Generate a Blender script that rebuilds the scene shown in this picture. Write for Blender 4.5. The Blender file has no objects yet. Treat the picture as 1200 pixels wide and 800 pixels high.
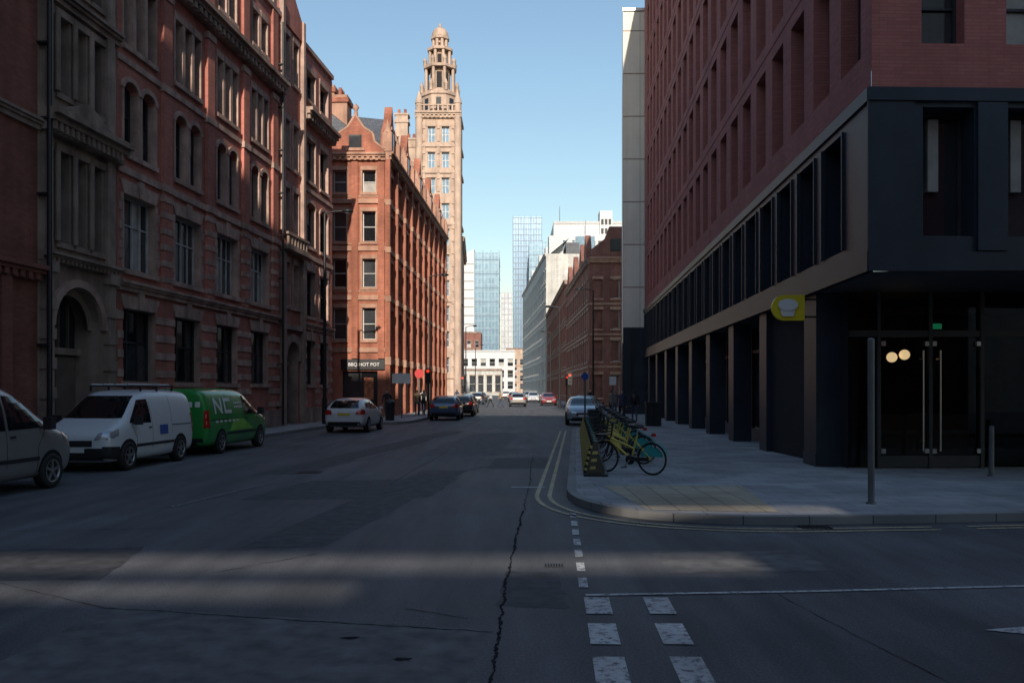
import bpy, math, random, bmesh
from mathutils import Vector, Matrix
from mathutils.bvhtree import BVHTree
R=random.Random(7)
sc=bpy.context.scene
COL=sc.collection
# ------------------------------------------------------------------ materials
def newmat(name):
    m=bpy.data.materials.new(name); m.use_nodes=True
    nt=m.node_tree; b=nt.nodes['Principled BSDF']; return m,nt,b
def N(nt,t,**k):
    n=nt.nodes.new(t)
    for a,v in k.items(): setattr(n,a,v)
    return n
def coordnoise(nt,scale,detail=4,mapscale=None,src='Object',rough=.6):
    tc=N(nt,'ShaderNodeTexCoord'); no=N(nt,'ShaderNodeTexNoise')
    no.inputs['Scale'].default_value=scale; no.inputs['Detail'].default_value=detail; no.inputs['Roughness'].default_value=rough
    if mapscale:
        mp=N(nt,'ShaderNodeMapping'); mp.inputs['Scale'].default_value=mapscale
        nt.links.new(tc.outputs[src],mp.inputs['Vector']); nt.links.new(mp.outputs[0],no.inputs['Vector'])
    else: nt.links.new(tc.outputs[src],no.inputs['Vector'])
    return no
def rng(nt,sock,a,b,lo=.3,hi=.7):
    mr=N(nt,'ShaderNodeMapRange'); mr.inputs['From Min'].default_value=lo; mr.inputs['From Max'].default_value=hi
    mr.inputs['To Min'].default_value=a; mr.inputs['To Max'].default_value=b; nt.links.new(sock,mr.inputs['Value']); return mr.outputs[0]
def mul(nt,c,f):
    mx=N(nt,'ShaderNodeMixRGB',blend_type='MULTIPLY'); mx.inputs['Fac'].default_value=1
    if isinstance(c,(tuple,list)): mx.inputs['Color1'].default_value=(*c,1)
    else: nt.links.new(c,mx.inputs['Color1'])
    nt.links.new(f,mx.inputs['Color2']); return mx.outputs[0]
def M(name,col,rough=.7,metal=0,var=.2,scale=2,bump=0,bscale=40,spec=.5,coat=0,streak=0):
    m,nt,b=newmat(name)
    if var>0 or streak:
        n=coordnoise(nt,scale); c=mul(nt,col,rng(nt,n.outputs['Fac'],1-var,1+var))
        if streak:
            s=coordnoise(nt,1.5,4,(1,1,.12)); c=mul(nt,c,rng(nt,s.outputs['Fac'],1-streak,1.05))
        nt.links.new(c,b.inputs['Base Color'])
    else: b.inputs['Base Color'].default_value=(*col,1)
    b.inputs['Roughness'].default_value=rough; b.inputs['Metallic'].default_value=metal
    b.inputs['Specular IOR Level'].default_value=spec; b.inputs['Coat Weight'].default_value=coat
    if bump:
        n2=coordnoise(nt,bscale,2); bp=N(nt,'ShaderNodeBump'); bp.inputs['Strength'].default_value=bump; bp.inputs['Distance'].default_value=.01
        nt.links.new(n2.outputs['Fac'],bp.inputs['Height']); nt.links.new(bp.outputs[0],b.inputs['Normal'])
    return m
def BR(name,c1,c2,mo,bw=.225,rh=.075,ms=.008,rough=.85,streak=.35,var=.25,off=.5,bump=.4,vscale=.6):
    m,nt,b=newmat(name)
    tc=N(nt,'ShaderNodeTexCoord'); br=N(nt,'ShaderNodeTexBrick'); br.offset=off
    br.inputs['Scale'].default_value=1; br.inputs['Brick Width'].default_value=bw; br.inputs['Row Height'].default_value=rh
    br.inputs['Mortar Size'].default_value=ms; br.inputs['Mortar Smooth'].default_value=.2
    br.inputs['Color1'].default_value=(*c1,1); br.inputs['Color2'].default_value=(*c2,1); br.inputs['Mortar'].default_value=(*mo,1)
    nt.links.new(tc.outputs['UV'],br.inputs['Vector'])
    n=coordnoise(nt,vscale,5); c=mul(nt,br.outputs['Color'],rng(nt,n.outputs['Fac'],1-var,1+var))
    if streak:
        s=coordnoise(nt,1.2,5,(1,1,.1)); c=mul(nt,c,rng(nt,s.outputs['Fac'],1-streak,1.1))
    nt.links.new(c,b.inputs['Base Color']); b.inputs['Roughness'].default_value=rough
    b.inputs['Specular IOR Level'].default_value=.3
    if bump:
        bp=N(nt,'ShaderNodeBump'); bp.inputs['Strength'].default_value=bump; bp.inputs['Distance'].default_value=.006; bp.invert=True
        nt.links.new(br.outputs['Fac'],bp.inputs['Height']); nt.links.new(bp.outputs[0],b.inputs['Normal'])
    return m
def EM(name,col,st):
    m,nt,b=newmat(name); b.inputs['Base Color'].default_value=(*col,1)
    b.inputs['Emission Color'].default_value=(*col,1); b.inputs['Emission Strength'].default_value=st; return m
def asphalt():
    m,nt,b=newmat('asphalt')
    n1=coordnoise(nt,.3,6); n2=coordnoise(nt,45,3); n3=coordnoise(nt,.6,4,(3.5,.35,1)); n4=coordnoise(nt,200,1)
    c=mul(nt,(.094,.097,.105),rng(nt,n1.outputs['Fac'],.6,1.4))
    c=mul(nt,c,rng(nt,n2.outputs['Fac'],.65,1.35)); c=mul(nt,c,rng(nt,n3.outputs['Fac'],.7,1.3)); c=mul(nt,c,rng(nt,n4.outputs['Fac'],.45,1.7))
    nt.links.new(c,b.inputs['Base Color'])
    nt.links.new(rng(nt,n1.outputs['Fac'],.6,.8),b.inputs['Roughness'])
    bp=N(nt,'ShaderNodeBump'); bp.inputs['Strength'].default_value=.5; bp.inputs['Distance'].default_value=.008
    nt.links.new(n4.outputs['Fac'],bp.inputs['Height']); nt.links.new(bp.outputs[0],b.inputs['Normal'])
    b.inputs['Specular IOR Level'].default_value=.45
    return m
def paintmat(name,col,wear=.5):
    m,nt,b=newmat(name)
    n=coordnoise(nt,14,6,None,'Object',.75); f=rng(nt,n.outputs['Fac'],0,1,wear-.06,wear+.08)
    n2=coordnoise(nt,1.3,4); c1=mul(nt,col,rng(nt,n2.outputs['Fac'],.6,1.05))
    mx=N(nt,'ShaderNodeMixRGB'); mx.inputs['Color2'].default_value=(.09,.092,.096,1)
    nt.links.new(f,mx.inputs['Fac']); nt.links.new(c1,mx.inputs['Color1']); nt.links.new(mx.outputs[0],b.inputs['Base Color'])
    b.inputs['Roughness'].default_value=.7; return m
def clearglass():
    m=bpy.data.materials.new('clear_glass'); m.use_nodes=True; nt=m.node_tree; nt.nodes.clear()
    o=N(nt,'ShaderNodeOutputMaterial'); t=N(nt,'ShaderNodeBsdfTransparent'); t.inputs[0].default_value=(.55,.6,.6,1)
    g=N(nt,'ShaderNodeBsdfGlossy'); g.inputs['Roughness'].default_value=.02; mx=N(nt,'ShaderNodeMixShader'); fr=N(nt,'ShaderNodeFresnel'); fr.inputs[0].default_value=1.5
    nt.links.new(fr.outputs[0],mx.inputs[0]); nt.links.new(t.outputs[0],mx.inputs[1]); nt.links.new(g.outputs[0],mx.inputs[2]); nt.links.new(mx.outputs[0],o.inputs[0]); return m

m_asph=asphalt()
m_patch=M('asphalt_patch',(.066,.068,.075),.78,var=.45,scale=5,bump=.4,bscale=200)
m_patch2=M('asphalt_patch_light',(.125,.127,.132),.82,var=.4,scale=4,bump=.4,bscale=200)
m_crack=M('tar_crack',(.018,.018,.020),.9,spec=.1,var=.4,scale=9)
m_white=paintmat('white_road_paint',(.66,.67,.68),.55)
m_whitef=paintmat('faded_white_paint',(.36,.37,.38),.46)
m_yel=paintmat('yellow_road_paint',(.62,.52,.32),.57)
m_pave=BR('paving_slabs',(.33,.335,.345),(.275,.282,.295),(.16,.16,.16),.6,.45,.008,.8,0,.28,vscale=.8)
m_kerb=BR('kerb_stone',(.27,.27,.265),(.22,.22,.22),(.09,.09,.09),.9,.9,.01,.8,0,.2)
m_tact=BR('tactile_paving',(.42,.36,.27),(.36,.31,.235),(.2,.17,.13),.4,.4,.012,.85,0,.3,0)
m_brickL=BR('red_brick',(.56,.20,.155),(.47,.15,.11),(.40,.24,.19),streak=.3)
m_brickD=BR('dark_red_brick',(.34,.12,.09),(.27,.09,.068),(.18,.11,.09))
m_brickO=BR('orange_terracotta_brick',(.48,.17,.105),(.37,.125,.08),(.32,.18,.13),streak=.45,var=.3)
m_brickM=BR('modern_red_brick',(.50,.175,.145),(.43,.14,.12),(.28,.13,.12),.29,.065,.006,.85,.15,.12)
m_brickR=BR('brown_red_brick',(.30,.125,.095),(.22,.092,.075),(.17,.11,.09))
m_stoneL=M('pink_sandstone',(.54,.37,.30),.85,var=.3,scale=1.5,bump=.3,streak=.45)
m_stoneB=M('brown_sandstone',(.38,.28,.225),.85,var=.3,scale=1.2,bump=.4,streak=.5)
m_stoneT=M('tower_terracotta',(.50,.37,.29),.85,var=.2,scale=.6,streak=.3)
m_stoneO=M('orange_stone',(.47,.27,.19),.85,var=.25,scale=1,streak=.4)
m_cream=BR('cream_cladding',(.82,.76,.66),(.79,.73,.63),(.55,.50,.44),1.2,3.0,.03,.7,.1,.06,0,0)
m_whiteS=BR('white_portland_stone',(.58,.57,.54),(.53,.52,.49),(.35,.35,.34),1.2,.5,.02,.8,.3,.15,.5,0)
m_whiteP=M('white_render',(.56,.57,.58),.7,var=.08)
m_slate=BR('slate_roof',(.12,.13,.15),(.09,.10,.115),(.05,.05,.06),.3,.25,.01,.6,0,.2)
m_black=M('black_cladding',(.026,.034,.049),.45,var=.25,scale=.8,spec=.35)
m_black2=M('black_metal',(.018,.019,.022),.4,var=.1)
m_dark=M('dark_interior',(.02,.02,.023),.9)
m_soff=M('soffit',(.05,.052,.056),.6)
m_frameW=M('painted_window_frame',(.16,.12,.10),.6)
m_frameD=M('dark_window_frame',(.035,.035,.04),.5)
m_frameL=M('pale_window_frame',(.5,.5,.48),.5)
m_alu=M('aluminium_trim',(.55,.56,.58),.35,metal=.7)
m_steel=M('stainless_steel',(.6,.6,.6),.3,metal=1,var=.1)
m_gl=[M('window_glass_dark',(.012,.014,.017),.04,var=.1,spec=.9),
      M('window_glass',(.05,.056,.062),.06,var=.4,scale=.8,spec=.9),
      M('window_glass_blind_sky',(.40,.39,.36),.12,var=.2,spec=.8)]  # pale panes: blinds, and sky reflections put into the colour
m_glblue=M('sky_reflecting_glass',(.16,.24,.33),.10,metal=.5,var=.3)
m_glmod=M('modern_glass',(.02,.026,.033),.03,var=.2,spec=1)
m_clear=clearglass()
m_sign=M('yellow_sign',(.80,.62,.03),.4,var=.05)
m_signw=M('white_sign',(.8,.8,.78),.4,var=.05)
m_pole=M('grey_pole',(.16,.165,.17),.45,metal=.4)
m_tyre=M('tyre_rubber',(.018,.018,.018),.8)
m_rim=M('alloy_rim',(.4,.41,.42),.35,metal=.8)
m_carglass=M('car_glass',(.008,.010,.012),.03,spec=.8,var=0)
m_plast=M('black_plastic',(.022,.022,.024),.5)
m_hl=M('headlight',(.5,.52,.55),.08,metal=.5)
m_tl=M('tail_light',(.45,.02,.015),.15,coat=.5)
m_plateY=M('number_plate',(.65,.5,.08),.4,var=0); m_plateW=M('number_plate_white',(.7,.7,.7),.4,var=0)
m_skin=M('skin',(.45,.28,.2),.6,var=.05); m_hair=M('hair',(.03,.02,.015),.7)
m_green=M('van_green_paint',(.03,.30,.06),.3,coat=.6,var=.05)
m_wpaint=M('white_car_paint',(.68,.70,.72),.35,coat=.5,var=.05,scale=1)
m_spaint=M('silver_car_paint',(.30,.285,.285),.33,metal=.4,coat=.5,var=.04)
m_bpaint=M('blue_car_paint',(.05,.10,.2),.3,metal=.3,coat=.6,var=.04)
m_kpaint=M('black_car_paint',(.02,.02,.024),.3,coat=.6,var=.04)
m_lbpaint=M('pale_blue_car_paint',(.34,.41,.48),.3,metal=.3,coat=.6,var=.04)
m_rpaint=M('red_car_paint',(.3,.03,.03),.3,coat=.6,var=.04)
m_byel=M('bike_yellow',(.62,.50,.10),.4,var=.1,coat=.2); m_teal=M('bike_teal',(.04,.34,.33),.4,var=.05)
m_dyel=M('dock_yellow_slat',(.42,.34,.10),.5,var=.2,scale=9)

# ------------------------------------------------------------------ mesh builder
class MB:
    def __init__(s): s.v=[];s.f=[];s.m=[];s.sm=[];s.mats=[];s.idx={}
    def mi(s,m):
        if m.name not in s.idx: s.idx[m.name]=len(s.mats); s.mats.append(m)
        return s.idx[m.name]
    def add(s,vs,fs,m,smooth=False):
        o=len(s.v); s.v.extend([tuple(x) for x in vs]); k=s.mi(m)
        for f in fs: s.f.append(tuple(o+i for i in f)); s.m.append(k); s.sm.append(smooth)
    def q(s,a,b,c,d,m): s.add([a,b,c,d],[(0,1,2,3)],m)
    def box(s,x0,x1,y0,y1,z0,z1,m,T=None):
        vs=[(x0,y0,z0),(x1,y0,z0),(x1,y1,z0),(x0,y1,z0),(x0,y0,z1),(x1,y0,z1),(x1,y1,z1),(x0,y1,z1)]
        if T is not None: vs=[tuple(T@Vector(v)) for v in vs]
        s.add(vs,[(0,3,2,1),(4,5,6,7),(0,1,5,4),(1,2,6,5),(2,3,7,6),(3,0,4,7)],m)
    def cyl(s,p0,p1,r0,r1,m,n=12,caps=True,smooth=True,rot=0):
        p0=Vector(p0);p1=Vector(p1);d=(p1-p0).normalized()
        a=d.orthogonal().normalized() if abs(d.z)<.999 else Vector((1,0,0)); b=d.cross(a)
        vs=[]
        for p,r in((p0,r0),(p1,r1)):
            for i in range(n):
                t=2*math.pi*i/n+rot; vs.append(p+a*math.cos(t)*r+b*math.sin(t)*r)
        s.add(vs,[(i,(i+1)%n,n+(i+1)%n,n+i) for i in range(n)],m,smooth)
        if caps: s.add(vs,[tuple(range(n))[::-1],tuple(range(n,2*n))],m)
    def lathe(s,c,prof,m,n=16,smooth=True,rot=0,axis='z'):
        vs=[]
        for r,z in prof:
            for i in range(n):
                t=2*math.pi*i/n+rot
                if axis=='z': vs.append((c[0]+r*math.cos(t),c[1]+r*math.sin(t),c[2]+z))
                else: vs.append((c[0]+r*math.cos(t),c[1]+z,c[2]+r*math.sin(t)))
        fs=[]
        for k in range(len(prof)-1):
            for i in range(n): fs.append((k*n+i,k*n+(i+1)%n,(k+1)*n+(i+1)%n,(k+1)*n+i))
        s.add(vs,fs,m,smooth)
    def tube(s,pts,r,m,n=8):
        for a,b in zip(pts[:-1],pts[1:]): s.cyl(a,b,r,r,m,n)
    def prism(s,poly,y0,y1,m):
        n=len(poly); vs=[(x,y0,z) for x,z in poly]+[(x,y1,z) for x,z in poly]
        s.add(vs,[tuple(range(n)),tuple(range(n,2*n))[::-1]]+[(i,(i+1)%n,n+(i+1)%n,n+i) for i in range(n)],m)
    def mesh(s,name):
        me=bpy.data.meshes.new(name); me.from_pydata(s.v,[],s.f)
        for m in s.mats: me.materials.append(m)
        me.polygons.foreach_set('material_index',s.m); me.polygons.foreach_set('use_smooth',s.sm)
        uv=me.uv_layers.new(name='UVMap'); d=[0.0]*(2*len(me.loops))
        vv=me.vertices
        for p in me.polygons:
            n=p.normal; ax=abs(n.x);ay=abs(n.y);az=abs(n.z)
            for li in p.loop_indices:
                c=vv[me.loops[li].vertex_index].co
                if az>ax and az>ay: d[2*li]=c.x;d[2*li+1]=c.y
                elif ay>=ax: d[2*li]=c.x;d[2*li+1]=c.z
                else: d[2*li]=c.y;d[2*li+1]=c.z
        uv.data.foreach_set('uv',d); me.update(); return me
    def build(s,name,parent=None,mat=None):
        o=bpy.data.objects.new(name,s.mesh(name)); COL.objects.link(o); attach(o,parent,mat); return o
def attach(o,parent,mat=None):
    M_=mat if mat is not None else Matrix()
    if parent is not None:
        o.parent=parent; o.matrix_basis=Matrix.Translation(-parent.location)@M_
    else: o.matrix_basis=M_
def E(name,loc=(0,0,0)):
    e=bpy.data.objects.new(name,None); e.empty_display_size=.5; e.location=loc; COL.objects.link(e); return e
def frame(ox,oy,dx,dy,oz=0):
    return Matrix.Translation((ox,oy,oz))@Matrix.Rotation(math.atan2(dy,dx),4,'Z')
# ------------------------------------------------------------------ facade helpers
def wallgrid(mb,u0,u1,z0,z1,ops,wm,y=0):
    us=sorted(set([u0,u1]+[min(max(v,u0),u1) for o in ops for v in(o[0],o[1])]))
    zs=sorted(set([z0,z1]+[min(max(v,z0),z1) for o in ops for v in(o[2],o[3])]))
    for j in range(len(zs)-1):
        if zs[j+1]-zs[j]<1e-5: continue
        zc=(zs[j]+zs[j+1])/2; st=None
        for i in range(len(us)-1):
            uc=(us[i]+us[i+1])/2
            hole=any(o[0]<uc<o[1] and o[2]<zc<o[3] for o in ops)
            if not hole and st is None: st=us[i]
            if hole and st is not None:
                mb.q((st,y,zs[j]),(us[i],y,zs[j]),(us[i],y,zs[j+1]),(st,y,zs[j+1]),wm); st=None
        if st is not None: mb.q((st,y,zs[j]),(u1,y,zs[j]),(u1,y,zs[j+1]),(st,y,zs[j+1]),wm)
def reveal(mb,a,b,c,d,y,dep,m):
    mb.q((a,y,c),(a,y,d),(a,y+dep,d),(a,y+dep,c),m); mb.q((b,y,c),(b,y+dep,c),(b,y+dep,d),(b,y,d),m)
    mb.q((a,y,d),(b,y,d),(b,y+dep,d),(a,y+dep,d),m); mb.q((a,y,c),(a,y+dep,c),(b,y+dep,c),(b,y,c),m)
def pickglass(w=(6,3,1)): return R.choices(m_gl,w)[0]
def window(mb,a,b,c,d,y=0,dep=.3,wm=None,fm=None,nm=1,tr=None,fw=.06,gm=None,w=(6,3,1),mw=.05):
    reveal(mb,a,b,c,d,y,dep,wm)
    yg=y+dep
    xs=[a+(b-a)*i/nm for i in range(nm+1)]; zs=[c]+([c+(d-c)*t for t in tr] if tr else [])+[d]
    for i in range(nm):
        for j in range(len(zs)-1):
            g=gm or pickglass(w); o=[R.uniform(-.004,.004) for _ in range(4)]
            mb.q((xs[i],yg+o[0],zs[j]),(xs[i+1],yg+o[1],zs[j]),(xs[i+1],yg+o[2],zs[j+1]),(xs[i],yg+o[3],zs[j+1]),g)
    y0,y1=yg-.07,yg-.012
    mb.box(a,a+fw,y0,y1,c,d,fm); mb.box(b-fw,b,y0,y1,c,d,fm)
    mb.box(a+fw,b-fw,y0,y1,c,c+fw,fm); mb.box(a+fw,b-fw,y0,y1,d-fw,d,fm)
    for x in xs[1:-1]: mb.box(x-mw/2,x+mw/2,y0+.005,y1,c+fw,d-fw,fm)
    for z in zs[1:-1]: mb.box(a+fw,b-fw,y0+.012,y1,z-mw/2,z+mw/2,fm)
def arch(mb,a,b,d,rise,y,dep,wm,n=12,ring=None,rt=.25,pr=.08):
    uc=(a+b)/2; hw=(b-a)/2; zs=d-rise
    P=[(uc-hw*math.cos(math.pi*i/n),zs+rise*math.sin(math.pi*i/n)) for i in range(n+1)]
    for i in range(n):
        p,q=P[i],P[i+1]
        mb.q((p[0],y,p[1]),(q[0],y,q[1]),(q[0],y,d),(p[0],y,d),wm)
        mb.q((p[0],y,p[1]),(p[0],y+dep-.02,p[1]),(q[0],y+dep-.02,q[1]),(q[0],y,q[1]),wm)
    if ring:
        O=[(uc-(hw+rt)*math.cos(math.pi*i/n),zs+(rise+rt)*math.sin(math.pi*i/n)) for i in range(n+1)]
        for i in range(n):
            p,q,r,s=P[i],P[i+1],O[i+1],O[i]
            vs=[(p[0],y-pr,p[1]),(q[0],y-pr,q[1]),(r[0],y-pr,r[1]),(s[0],y-pr,s[1]),(p[0],y+.02,p[1]),(q[0],y+.02,q[1]),(r[0],y+.02,r[1]),(s[0],y+.02,s[1])]
            mb.add(vs,[(0,1,2,3),(3,2,6,7),(1,0,4,5),(0,3,7,4),(2,1,5,6)],ring)
def voussoir(mb,a,b,z,h,m,n=5,pr=.05,flare=.25,key=.12):
    w=(b-a)
    for i in range(n):
        t0=i/n;t1=(i+1)/n
        x0=a+w*t0+.006;x1=a+w*t1-.006; X0=a-flare+(w+2*flare)*t0+.006; X1=a-flare+(w+2*flare)*t1-.006
        k=key if i==n//2 else 0
        mb.prism([(x0,z),(x1,z),(X1,z+h+k),(X0,z+h+k)],-pr-(.04 if k else 0),.02,m)
def shell(mb,u0,u1,z0,z1,depth,m,rm):
    mb.q((u0,0,z0),(u0,0,z1),(u0,depth,z1),(u0,depth,z0),m); mb.q((u1,0,z0),(u1,depth,z0),(u1,depth,z1),(u1,0,z1),m)
    mb.q((u0,depth,z0),(u0,depth,z1),(u1,depth,z1),(u1,depth,z0),m); mb.q((u0,0,z1-.3),(u1,0,z1-.3),(u1,depth,z1-.3),(u0,depth,z1-.3),rm)
def cornice(mb,u0,u1,z,h,pr,m,dent=0):
    mb.box(u0,u1,-pr*.45,.05,z,z+h*.45,m); mb.box(u0-.0,u1,-pr*.75,.05,z+h*.45,z+h*.72,m); mb.box(u0,u1,-pr,.05,z+h*.72,z+h,m)
    if dent:
        u=u0+.1
        while u<u1-.2:
            mb.box(u,u+dent*.5,-pr*.7,-pr*.45,z+h*.05,z+h*.44,m); u+=dent

# ------------------------------------------------------------------ ground, road, pavements
def sheet(name,poly,z,m,parent=None):
    bm=bmesh.new(); f=bm.faces.new([bm.verts.new((x,y,z)) for x,y in poly]); bm.normal_update()
    if f.normal.z<0: f.normal_flip()
    bmesh.ops.triangulate(bm,faces=[f])
    me=bpy.data.meshes.new(name); bm.to_mesh(me); bm.free()
    uv=me.uv_layers.new(name='UVMap')
    for l in me.loops:
        c=me.vertices[l.vertex_index].co; uv.data[l.index].uv=(c.x,c.y)
    me.materials.append(m); o=bpy.data.objects.new(name,me); COL.objects.link(o)
    if parent: attach(o,parent)
    return o
sheet('ground',[(-3000,-3000),(3000,-3000),(3000,3000),(-3000,3000)],-.012,M('ground_far',(.10,.10,.10),.9))
sheet('road',[(-70,-60),(70,-60),(70,1000),(-70,1000)],0,m_asph)
def offs(path,d):
    out=[]
    for i,p in enumerate(path):
        a=Vector(path[max(i-1,0)]);b=Vector(path[min(i+1,len(path)-1)]); t=(b-a).normalized(); out.append((p[0]-t.y*d,p[1]+t.x*d))
    return out
def strip(mb,path,w,z,m,off=0):
    L=offs(path,off+w/2);Rr=offs(path,off-w/2)
    for i in range(len(path)-1):
        mb.q((Rr[i][0],Rr[i][1],z),(Rr[i+1][0],Rr[i+1][1],z),(L[i+1][0],L[i+1][1],z),(L[i][0],L[i][1],z),m)
def pavement(kerb,close,side):
    H=.125
    mb=MB(); inn=offs(kerb,side*.16)
    for i in range(len(kerb)-1):
        a,b,c,d=kerb[i],kerb[i+1],inn[i+1],inn[i]
        A=[(*a,H),(*b,H),(*c,H),(*d,H)]
        if side<0: A=A[::-1]
        mb.add(A,[(0,1,2,3)],m_kerb); mb.q((*a,-.01),(*b,-.01),(*b,H),(*a,H),m_kerb)
    mb.build('kerb'); sheet('pavement',inn+close,H-.003,m_pave)
def bez(p0,p1,p2,n=14): return [((1-t)**2*p0[0]+2*t*(1-t)*p1[0]+t*t*p2[0],(1-t)**2*p0[1]+2*t*(1-t)*p1[1]+t*t*p2[1]) for t in [i/n for i in range(n+1)]]
kR=[(60,15.2),(30,13.6),(8,12.05),(5.6,11.75)]+bez((3.7,11.58),(.86,11.6),(.95,14.8))+[(1.34,20),(2.09,30),(2.6,36.8)]+bez((2.68,37.8),(2.8,39),(4.6,39.8),5)+[(5.0,46),(6.2,82)]
pavement(kR,[(60,82)],-1)
pavement([(6.0,89),(5.2,150),(4.8,180),(1.5,262),(1.5,600)],[(80,600),(80,89)],-1)
kL=[(-13.7,-20),(-12.1,0),(-10.7,17),(-8.95,39.5)]+bez((-8.7,42.5),(-8.4,44.5),(-6.4,45.4),5)+bez((-6.2,45.5),(-5.5,46),(-5.4,48),4)+[(-4.9,60),(-4.6,84),(-5.4,130),(-5.8,200),(-7,600)]
pavement(kL,[(-80,600),(-80,-20)],1)
pavement([(7,-60),(5.5,2),(7.5,4.2),(60,6.5)],[(60,-60)],-1)
sheet('tactile_paving',[(1.62,15.3),(4.1,15.3),(3.75,12.0),(1.95,12.25)],.127,m_tact)
mk=MB()
ky=[p for p in kR if p[0]<5.7 and p[1]<38]
for o in(.30,.52): strip(mk,ky,.075,.008,m_yel,o)
for o in(.30,.50): strip(mk,[(60,15.2),(30,13.6),(8,12.05),(6.1,11.8)],.075,.008,m_yel,o)
y=7.95
while y<12.6:
    L=.42; strip(mk,[(.27+.05*y,y),(.27+.05*(y+L),y+L)],.085,.008,m_white); y+=.72
for i in range(6):
    y0=7.02-i*.84
    strip(mk,[(.37+.05*y0,y0),(.37+.05*(y0+.55),y0+.55)],.22,.008,m_white)
    strip(mk,[(.93+.045*y0,y0),(.93+.045*(y0+.55),y0+.55)],.22,.008,m_white)
strip(mk,[(.66,7.66),(2.7,7.80),(4.9,8.02),(9,8.4),(20,9.5)],.06,.008,m_white)
mk.add([(3.62,6.55,.008),(4.6,6.12,.008),(4.6,6.78,.008)],[(0,1,2)],m_white)
mk.box(4.6,6.2,6.40,6.52,.002,.0085,m_white)
strip(mk,[(-.02,16.1),(.62,16.1)],.15,.009,m_white)
for a,b in(((-5.35,13.4),(-4.75,17)),((-4.1,22.5),(-3.6,25.5)),((-3.0,31),(-2.4,34.5)),((-1.2,44),(-.3,50)),((.1,56),(.5,62)),((.6,70),(.7,76)),((.5,90),(.4,98)),((.2,110),(.1,118)),((-.2,135),(-.3,150))):
    strip(mk,[a,b],.10,.008,m_whitef)
strip(mk,[(-4.6,86),(5.9,86)],.3,.008,m_white)
strip(mk,[(-3.0,52),(-.6,52)],.2,.008,m_whitef)
mk.build('road_markings')
ck=MB()
def crack(a,b,w,n,jit):
    P=[]; off=0
    d=Vector((b[0]-a[0],b[1]-a[1])).normalized(); nx,ny=-d.y,d.x
    for i in range(n+1):
        t=i/n; off=off*.8+R.uniform(-jit,jit); P.append((a[0]+(b[0]-a[0])*t+nx*off,a[1]+(b[1]-a[1])*t+ny*off))
    ws=[w*R.uniform(.25,1.1) for _ in P]
    for i in range(n):
        p,q=P[i],P[i+1]
        ck.q((p[0]-nx*ws[i]/2,p[1]-ny*ws[i]/2,.0045),(q[0]-nx*ws[i+1]/2,q[1]-ny*ws[i+1]/2,.0045),(q[0]+nx*ws[i+1]/2,q[1]+ny*ws[i+1]/2,.0045),(p[0]+nx*ws[i]/2,p[1]+ny*ws[i]/2,.0045),m_crack)
crack((.18,13),(-.05,8.5),.04,70,.012); crack((-.05,8.5),(-.16,4.4),.034,130,.008); crack((-.16,4.4),(-.2,2),.03,80,.008)
crack((-3.45,7.22),(-.15,6.5),.022,90,.008); crack((-3.0,8.6),(-2.2,9.6),.016,14,.02)
crack((-2.3,15),(-.5,21),.022,20,.03); crack((-1.9,26),(-2.4,16.5),.022,30,.03); crack((2.4,7.7),(2.9,4.5),.010,30,.012)
crack((-6.2,9.0),(-3.45,7.22),.012,30,.012); crack((.2,13),(.6,24),.022,60,.02); crack((-.9,7.2),(-.35,6.9),.014,10,.01)
crack((-7.5,11),(-2.2,11.6),.012,40,.02)
for x,y in((-.75,5.85),(-1.2,6.35)):
    n=14; ck.add([(x+.08*math.cos(2*math.pi*i/n)*R.uniform(.6,1.2),y+.04*math.sin(2*math.pi*i/n)*R.uniform(.6,1.2),.0047) for i in range(n)],[tuple(range(n))],m_crack)
ck.build('tar_cracks')
pt=MB()
def quadp(c,m,z=.0022):
    P=[]
    for i in range(4):
        a=c[i];b=c[(i+1)%4]
        for k in range(8):
            t=k/8; P.append((a[0]+(b[0]-a[0])*t+R.uniform(-.03,.03),a[1]+(b[1]-a[1])*t+R.uniform(-.03,.03),z))
    pt.add(P,[tuple(range(len(P)))],m)
quadp([(-4.6,14.2),(-1.4,14.6),(-1.1,17.8),(-4.1,17.2)],m_patch)
quadp([(-.13,7.3),(.5,7.2),(.45,8.6),(-.05,8.7)],m_patch); quadp([(-.6,20),(.9,20),(1.0,23),(-.4,23)],m_patch)
quadp([(-3.4,7.3),(-.2,6.55),(-.3,5.0),(-3.5,5.4)],m_patch2); quadp([(-2.6,24),(-.4,24),(.3,36),(-1.6,36)],m_patch2)
quadp([(1.6,8.6),(3.3,8.7),(3.3,9.8),(1.6,9.7)],m_patch2); quadp([(-8,8),(-4,8.3),(-4.3,10),(-8.2,9.6)],m_patch)
quadp([(-3.2,9.9),(-2.2,10.1),(-1.0,19.5),(-2.0,19.5)],m_patch,.0035); quadp([(-5.6,18.5),(-4.6,18.5),(-2.0,38),(-3.0,38)],m_patch)
pt.build('asphalt_repair_patches')
dc=MB()
def cover(x,y,w,l,z=.005):
    dc.box(x-w/2,x+w/2,y-l/2,y+l/2,z-.004,z,m_plast)
    n=7
    for i in range(n): dc.box(x-w/2+w*(i+.3)/n,x-w/2+w*(i+.7)/n,y-l*.42,y+l*.42,z,z+.003,m_crack)
cover(.44,8.95,.2,.14,.01); cover(4.05,11.42,.42,.26,.01); cover(-4.5,19,.5,.5,.01)
dc.build('drain_covers')

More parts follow.
